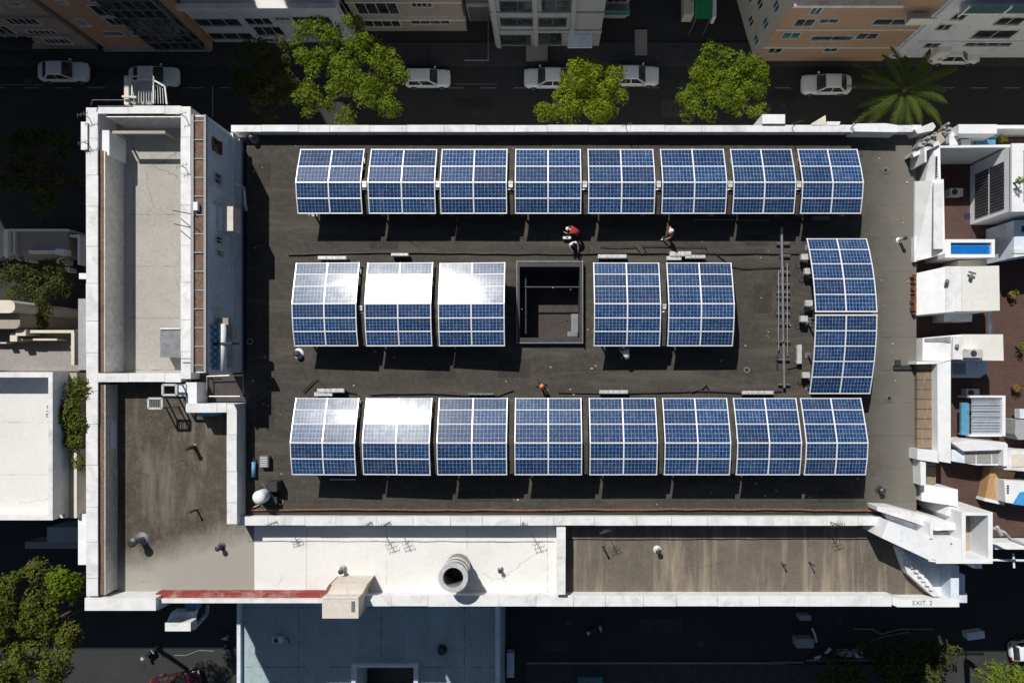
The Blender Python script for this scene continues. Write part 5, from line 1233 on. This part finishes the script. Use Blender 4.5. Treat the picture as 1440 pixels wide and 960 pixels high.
tree(118, 700, 10, 40, 5.5, 1.2, 'thin dark hedge tree against the lower left wall', 'leaf_olive', 27, 26, 60, .14)
def shrub(px, py, r, z0, label, seed, mat='leaf_bright'):
    return tree(px, py, r, r, z0+.55, .5, label, mat, seed, 9, 60, .10, z0, name='shrub', group='terrace shrubs', cs=(.22, .42))
shrub(1411, 197, 11, ZD, 'bright green shrub at the top of the red terrace', 31)
shrub(1432, 255, 9, R+1.63, 'green shrub on the roof of the louvred house', 32)
shrub(1436, 487, 9, ZD, 'green shrub at the right border beside the roof cabin', 33)
# palm
cx_, cy_, cz_ = P(1270, 128, 6.9)
t = thing('palm_tree', 'palm with long spreading fronds at the upper right', 'palm', (cx_, cy_, 0))
m = MB(); m.tube((cx_, cy_, 0), (cx_, cy_, 7.4), .28, 12, .2); m.build('trunk', 'bark', t, True)
rs = random.Random(5)
for k in range(19):
    a = 2*math.pi*k/19+rs.uniform(-.12, .12); L = rs.uniform(3.9, 5.2) if k % 2 else rs.uniform(2.8, 4.2); el = rs.uniform(.15, .75)
    m = MB(); pts = []; n = 12
    for j in range(n+1):
        s = j/n; h_ = L*s*math.cos(el*.6); z_ = cz_+L*s*math.sin(el)-s*s*L*.62
        pts.append(Vector((cx_+math.cos(a)*h_, cy_+math.sin(a)*h_, z_)))
    for j in range(n): m.tube(pts[j], pts[j+1], .035*(1-j/n*.7), 5, .035*(1-(j+1)/n*.7))
    side = Vector((-math.sin(a), math.cos(a), 0)); out = Vector((math.cos(a), math.sin(a), 0))
    for j in range(34):
        s = .12+.88*j/34; f_ = s*n; i0 = min(n-1, int(f_)); p = pts[i0].lerp(pts[i0+1], f_-i0)
        w = .46*math.sin(math.pi*min(1, s*.85+.12))**.8
        for sg in (-1, 1):
            e = p+side*sg*w+out*w*.75+Vector((0, 0, -.12-rs.random()*.15)); b1_ = p+out*.045; b2_ = p-out*.03; mid = (p+e)/2+Vector((0, 0, .05))
            m.add([b1_, mid+out*.03, e, mid-out*.03, b2_], [(0, 1, 2, 3, 4)])
    m.build('frond', 'palm_leaf', t)


# ------------------------------------------------------------------ clutter and wear
rq = random.Random(77)
def slab_patch(name, x0, x1, y0, y1, z, mat):
    tag(MB().box(x0, x1, y0, y1, z-.003, z).build(name, mat), kind='structure')
for i, (a, b, c, d_, mt) in enumerate(((640, 138, 690, 150, 'black_rubber'), (930, 140, 980, 166, 'pavement'), (1085, 128, 1120, 140, 'black_rubber'), (150, 112, 190, 126, 'pavement'), (20, 128, 60, 150, 'black_rubber'), (900, 868, 960, 890, 'pavement'), (1010, 895, 1060, 915, 'black_rubber'), (170, 880, 215, 895, 'black_rubber'), (760, 900, 800, 915, 'pavement'))):
    x0, y0, _ = P(a, b, 0); x1, y1, _ = P(c, d_, 0); slab_patch('road_patch', x0, x1, y1, y0, .018+.004*(i % 2), mt)
for (a, b) in ((668, 160), (960, 120), (1100, 150), (40, 115), (150, 140), (800, 875), (985, 905), (1180, 870), (200, 935)):
    x, y, _ = P(a, b, 0); tag(MB().lathe((x, y), [(.34, .0), (.34, .026), (.30, .028)], 18).build('manhole_cover', 'dark_metal'), kind='structure')
def ac_unit(px, py, z, label, rot=0, w=.9, d_=.5, h=.65):
    x, y, _ = P(px, py, z+h)
    t = thing('air_conditioner', label, 'air conditioner', (x, y, z), 'outdoor air conditioner units')
    MB().box(x-w/2, x+w/2, y-d_/2, y+d_/2, z+.08, z+h).build('housing', 'light_metal', t)
    MB().ring((x-.12, y), .0+.17, .20, z+h, z+h+.02, 20).build('fan_guard', 'dark_metal', t)
    m = MB(); m.lathe((x-.12, y), [(.165, z+h+.001), (.16, z+h+.008)], 20); m.build('fan', 'dark_metal', t)
    for q in (-.3, .3): MB().box(x+q-.04, x+q+.04, y-d_/2-.04, y+d_/2+.04, z, z+.08).build('foot', 'dark_metal', t)
    m = MB(); m.path([(x+w/2, y, z+.2), (x+w/2+.25, y-.05, z+.12), (x+w/2+.3, y-.5, z+.05)], .03); m.build('hose', 'cable_black', t)
for (a, b, z, lb) in ((1372, 497, R+.98, 'air conditioner on the roof cabin'), (1345, 270, ZD, 'air conditioner in the shade beside the tall white block'), (1368, 552, ZD, 'air conditioner above the louvred canopy'), (390, 900, 4.5, 'air conditioner at the left of the blue-grey roof'), ): ac_unit(a, b, z, lb)
def pot(px, py, label, seed):
    x, y, _ = P(px, py, ZD)
    t = thing('plant_pot', label, 'plant pot', (x, y, ZD), 'potted plants on the red terrace')
    MB().lathe((x, y), [(.16, ZD), (.24, ZD+.36), (.26, ZD+.4), (.2, ZD+.37)], 16).build('pot', 'rust', t)
    V = leaves([((x, y, ZD+.6), .36)], 220, .09, seed); crown_mesh('foliage', V, 'leaf_bright', t)
for i, (a, b, lb) in enumerate(((1418, 415, 'potted plant right of the lower part of the largest white roof'), (1424, 545, 'potted plant right of the louvred canopy'))): pot(a, b, lb, 60+i)
for (a, b, lb) in ((1356, 300, 'dark door mat on the red terrace beside the tall white block'), (1418, 600, 'dark mat right of the louvred canopy')):
    one('door_mat', MB().pbox(a, b, a+14, b+8, ZD+.02, ZD+.003), 'navy_cloth', lb, 'mat')
# roof drains, bitumen patches and debris on the dark roof
for i, (a, b, c, d_) in enumerate(((352, 230, 380, 262), (1060, 400, 1085, 440), (700, 505, 745, 530), (520, 335, 560, 350), (640, 690, 720, 705), (1150, 690, 1200, 706), (600, 515, 640, 532), (360, 560, 385, 600), (1048, 330, 1080, 345))):
    o = MB().pbox(a, b, c, d_, R+.008+.002*(i % 3), R-.01).build('roof_patch', 'bitumen_patch', mb_root)
for i, (a, b) in enumerate(((1245, 240), (1250, 560), (395, 705), (1050, 520), (352, 480))):
    x, y, _ = P(a, b, R); t = thing('roof_drain', ['round drain beside the rightmost top array', 'round drain at the right of the dark roof', 'round drain near the round white tank', 'round drain below the rightmost middle array', 'round drain in the shadow of the tall wall'][i], 'drain', (x, y, R), 'roof drains')
    MB().ring((x, y), .12, .2, R, R+.05, 18).build('ring', 'grey_metal', t); MB().lathe((x, y), [(.12, R), (.12, R+.02)], 14).build('grate', 'black_rubber', t)
m = MB()
for k in range(160):
    a, b = rq.uniform(350, 1285), rq.uniform(196, 712); q = rq.uniform(.02, .07); x, y, _ = P(a, b, R); m.box(x-q, x+q, y-q*.7, y+q*.7, R, R+q*.8)
o = m.build('roof_debris', 'apron_concrete'); tag(o, 'small scattered debris chips on the dark roof', 'debris', kind='stuff')

# ------------------------------------------------------------------ people
def person(px, py, label, pose, cols, rot=0, helmet=None, z0=R):
    x, y, _ = P(px, py, z0+.9)
    t = thing('person', label, 'person', (x, y, z0), None)
    J = dict(pelvis=(0, 0, .95), waist=(0, 0, 1.1), chest=(0, 0, 1.32), neck=(0, 0, 1.50), head=(0, .02, 1.60), top=(0, .01, 1.74),
             shL=(-.19, 0, 1.42), elL=(-.26, .02, 1.15), wrL=(-.27, .10, .92), hdL=(-.27, .13, .84), shR=(.19, 0, 1.42), elR=(.26, .02, 1.15), wrR=(.27, .10, .92), hdR=(.27, .13, .84),
             hipL=(-.10, 0, .90), knL=(-.11, .03, .50), anL=(-.12, 0, .10), toL=(-.13, .17, .045), hipR=(.10, 0, .90), knR=(.11, .03, .50), anR=(.12, 0, .10), toR=(.13, .17, .045))
    J.update(pose)
    ed = [('pelvis', 'waist', 's'), ('waist', 'chest', 's'), ('chest', 'neck', 's'), ('neck', 'head', 'k'), ('head', 'top', 'k'),
          ('chest', 'shL', 's'), ('shL', 'elL', 's'), ('elL', 'wrL', 'k'), ('wrL', 'hdL', 'k'), ('chest', 'shR', 's'), ('shR', 'elR', 's'), ('elR', 'wrR', 'k'), ('wrR', 'hdR', 'k'),
          ('pelvis', 'hipL', 't'), ('hipL', 'knL', 't'), ('knL', 'anL', 't'), ('anL', 'toL', 'b'), ('pelvis', 'hipR', 't'), ('hipR', 'knR', 't'), ('knR', 'anR', 't'), ('anR', 'toR', 'b')]
    rr = dict(pelvis=.15, waist=.14, chest=.165, neck=.06, head=.092, top=.075, shL=.075, shR=.075, elL=.048, elR=.048, wrL=.032, wrR=.032, hdL=.034, hdR=.034, hipL=.11, hipR=.11, knL=.068, knR=.068, anL=.046, anR=.046, toL=.04, toR=.04)
    names = list(J); idx = {n: i for i, n in enumerate(names)}; vs = [Vector(J[n]) for n in names]; es = [(idx[a], idx[b]) for a, b, _ in ed]; rl = [rr[n] for n in names]
    segs = [(vs[idx[a]], vs[idx[b]], k) for a, b, k in ed]
    for s in 'LR':                                        # fingers and thumb
        w = Vector(J['wr'+s]); h_ = Vector(J['hd'+s]); d_ = (h_-w).normalized(); sd = d_.orthogonal().normalized()
        for q in range(5):
            o = (q-1.5)*.017
            if q == 4: a_ = h_-d_*.02-sd*.035; b_ = a_+d_*.035-sd*.03
            else: a_ = h_+sd*o+d_*.03; b_ = a_+d_*(.06-.008*abs(q-1.5))
            i0 = len(vs); vs += [a_, b_]; rl += [.010, .008]; es += [(idx['hd'+s], i0), (i0, i0+1)]; segs.append((a_, b_, 'k'))
    hd = Vector(J['head']); f_ = Vector((0, 1, 0)); i0 = len(vs); vs.append(hd+Vector((0, .11, .0))); rl.append(.018); es.append((idx['head'], i0)); segs.append((hd, vs[-1], 'k'))
    me = bpy.data.meshes.new('tmp'); me.from_pydata([tuple(v) for v in vs], es, []); ob = bpy.data.objects.new('tmp', me); COL.objects.link(ob)
    sk = ob.modifiers.new('skin', 'SKIN'); 
    lay = me.skin_vertices[0] if me.skin_vertices else None
    if lay is None:
        bm = bmesh.new(); bm.from_mesh(me); bm.verts.layers.skin.verify(); bm.to_mesh(me); bm.free(); lay = me.skin_vertices[0]
    for i, r_ in enumerate(rl): lay.data[i].radius = (r_, r_); lay.data[i].use_root = (i == 0)
    sb = ob.modifiers.new('sub', 'SUBSURF'); sb.levels = 1
    dg = bpy.context.evaluated_depsgraph_get(); dg.update(); nm = bpy.data.meshes.new_from_object(ob.evaluated_get(dg)); bpy.data.objects.remove(ob)
    nm.materials.clear()
    order = ['s', 't', 'k', 'b']
    for k in order: nm.materials.append(MATS[cols[k]])
    for p in nm.polygons:
        c = p.center; best = None
        for a, b, k in segs:
            ab = b-a; u = max(0, min(1, (c-a).dot(ab)/max(1e-9, ab.length_squared))); dd = (c-(a+ab*u)).length
            if best is None or dd < best[0]: best = (dd, k)
        p.material_index = order.index(best[1]); p.use_smooth = True
    nm.name = 'body'; o = bpy.data.objects.new('body', nm); COL.objects.link(o); o.parent = t
    hp = (Vector(J['head'])+Vector(J['top']))/2; ax = (Vector(J['top'])-Vector(J['neck'])).normalized()
    m = MB(); n = 16; prof = [(.125, -.01), (.122, .05), (.10, .10), (.06, .135), (.01, .15)] if helmet else [(.105, -.02), (.108, .04), (.085, .09), (.04, .115), (.005, .12)]
    m.lathe((0, 0), prof, n); 
    if helmet: m.lathe((0, .02), [(.155, -.015), (.15, .0), (.12, .005)], n)
    rot_ = Vector((0, 0, 1)).rotation_difference(ax).to_matrix()
    m.v = [tuple(rot_ @ Vector(v)+hp+Vector(t.location)) for v in m.v]
    hh = m.build('helmet' if helmet else 'hair', helmet or 'hair', t, True)
    t.rotation_euler = (0, 0, rad(rot)); return t
bend = dict(waist=(0, .10, 1.10), chest=(0, .36, 1.18), neck=(0, .52, 1.18), head=(0, .60, 1.16), top=(0, .73, 1.16), shL=(-.19, .42, 1.17), elL=(-.25, .55, .92), wrL=(-.20, .75, .80), hdL=(-.18, .82, .77), shR=(.19, .42, 1.17), elR=(.25, .55, .92), wrR=(.20, .75, .80), hdR=(.18, .82, .77), knL=(-.16, .12, .5), knR=(.16, .12, .5), anL=(-.2, 0, .1), toL=(-.22, .17, .045), anR=(.2, 0, .1), toR=(.22, .17, .045))
walk = dict(elL=(-.30, .12, 1.18), wrL=(-.28, .34, 1.08), hdL=(-.27, .41, 1.06), elR=(.32, -.10, 1.16), wrR=(.34, -.02, .92), hdR=(.34, .02, .85), knL=(-.10, .26, .55), anL=(-.11, .34, .12), toL=(-.11, .50, .06), knR=(.11, -.05, .52), anR=(.12, -.36, .16), toR=(.12, -.22, .045))
sit = dict(pelvis=(0, 0, .32), waist=(0, -.02, .48), chest=(0, .04, .70), neck=(0, .10, .88), head=(0, .13, .98), top=(0, .14, 1.12), shL=(-.19, .05, .80), elL=(-.27, .22, .62), wrL=(-.2, .42, .55), hdL=(-.18, .49, .52), shR=(.19, .05, .80), elR=(.27, .22, .62), wrR=(.2, .42, .55), hdR=(.18, .49, .52), hipL=(-.10, .05, .28), knL=(-.18, .42, .46), anL=(-.16, .46, .10), toL=(-.17, .62, .045), hipR=(.10, .05, .28), knR=(.16, .34, .12), anR=(.18, -.06, .08), toR=(.18, -.2, .05))
person(813, 327, 'person in a red top bending over beside the dark opening', bend, dict(s='red_cloth', t='navy_cloth', k='skin', b='black_rubber'), 75, 'helmet_white')
person(806, 341, 'person in a white shirt and blue jeans crouching below the one in red', sit, dict(s='white_cloth', t='denim', k='skin', b='white_cloth'), 200, None)
person(942, 328, 'person in a pinkish orange vest and dark trousers walking in the top row shadow', walk, dict(s='orange_cloth', t='navy_cloth', k='skin', b='white_cloth'), 110, 'helmet_white')
person(882, 503, 'person in a pale shirt leaning over in the shadow below the middle row', bend, dict(s='white_cloth', t='navy_cloth', k='skin', b='white_cloth'), 20, 'helmet_white')
person(762, 542, 'person with an orange helmet standing above the fourth bottom array', walk, dict(s='navy_cloth', t='navy_cloth', k='skin', b='black_rubber'), 200, 'helmet_orange')
# tool box beside crouching person
x, y, _ = P(797, 335, R)
t = thing('tool_case', 'small pale tool case beside the crouching person', 'tool case', (x, y, R))
MB().box(x-.25, x+.25, y-.09, y+.09, R, R+.3).build('case', 'white_clean', t); MB().beam((x-.08, y, R+.34), (x+.08, y, R+.34), .03, .03).build('handle', 'dark_metal', t)

# ------------------------------------------------------------------ camera, light, world
cam = bpy.data.cameras.new('Camera'); co = bpy.data.objects.new('Camera', cam); COL.objects.link(co); S.camera = co
co.location = (0, 0, H); co.rotation_euler = (0, 0, 0)
cam.sensor_width = 36; cam.lens = 36*F/1440; cam.shift_x = (720-NX)/1440; cam.shift_y = (NY-480)/1440
cam.clip_start = .5; cam.clip_end = 1000
EL = rad(48); d2s = Vector((-.447*math.cos(EL), .894*math.cos(EL), math.sin(EL)))   # direction to the sun
sl = bpy.data.lights.new('Sun', 'SUN'); sl.energy = 5.0; sl.angle = rad(.5); sl.color = (1, .965, .91)
so = bpy.data.objects.new('Sun', sl); COL.objects.link(so); so.rotation_euler = d2s.to_track_quat('Z', 'Y').to_euler()
w = bpy.data.worlds.new('World'); S.world = w; w.use_nodes = True
nt = w.node_tree; bg = nt.nodes['Background']; sk = nt.nodes.new('ShaderNodeTexSky'); sk.sky_type = 'NISHITA'; sk.sun_disc = False
sk.sun_elevation = EL; sk.sun_rotation = math.atan2(d2s.x, d2s.y)
nt.links.new(sk.outputs[0], bg.inputs[0]); bg.inputs[1].default_value = .05
S.view_settings.view_transform = 'Standard'; S.view_settings.look = 'None'; S.view_settings.exposure = -.08; S.view_settings.gamma = 1
S.view_settings.use_curve_mapping = False
S.cycles.max_bounces = 5; S.cycles.diffuse_bounces = 3
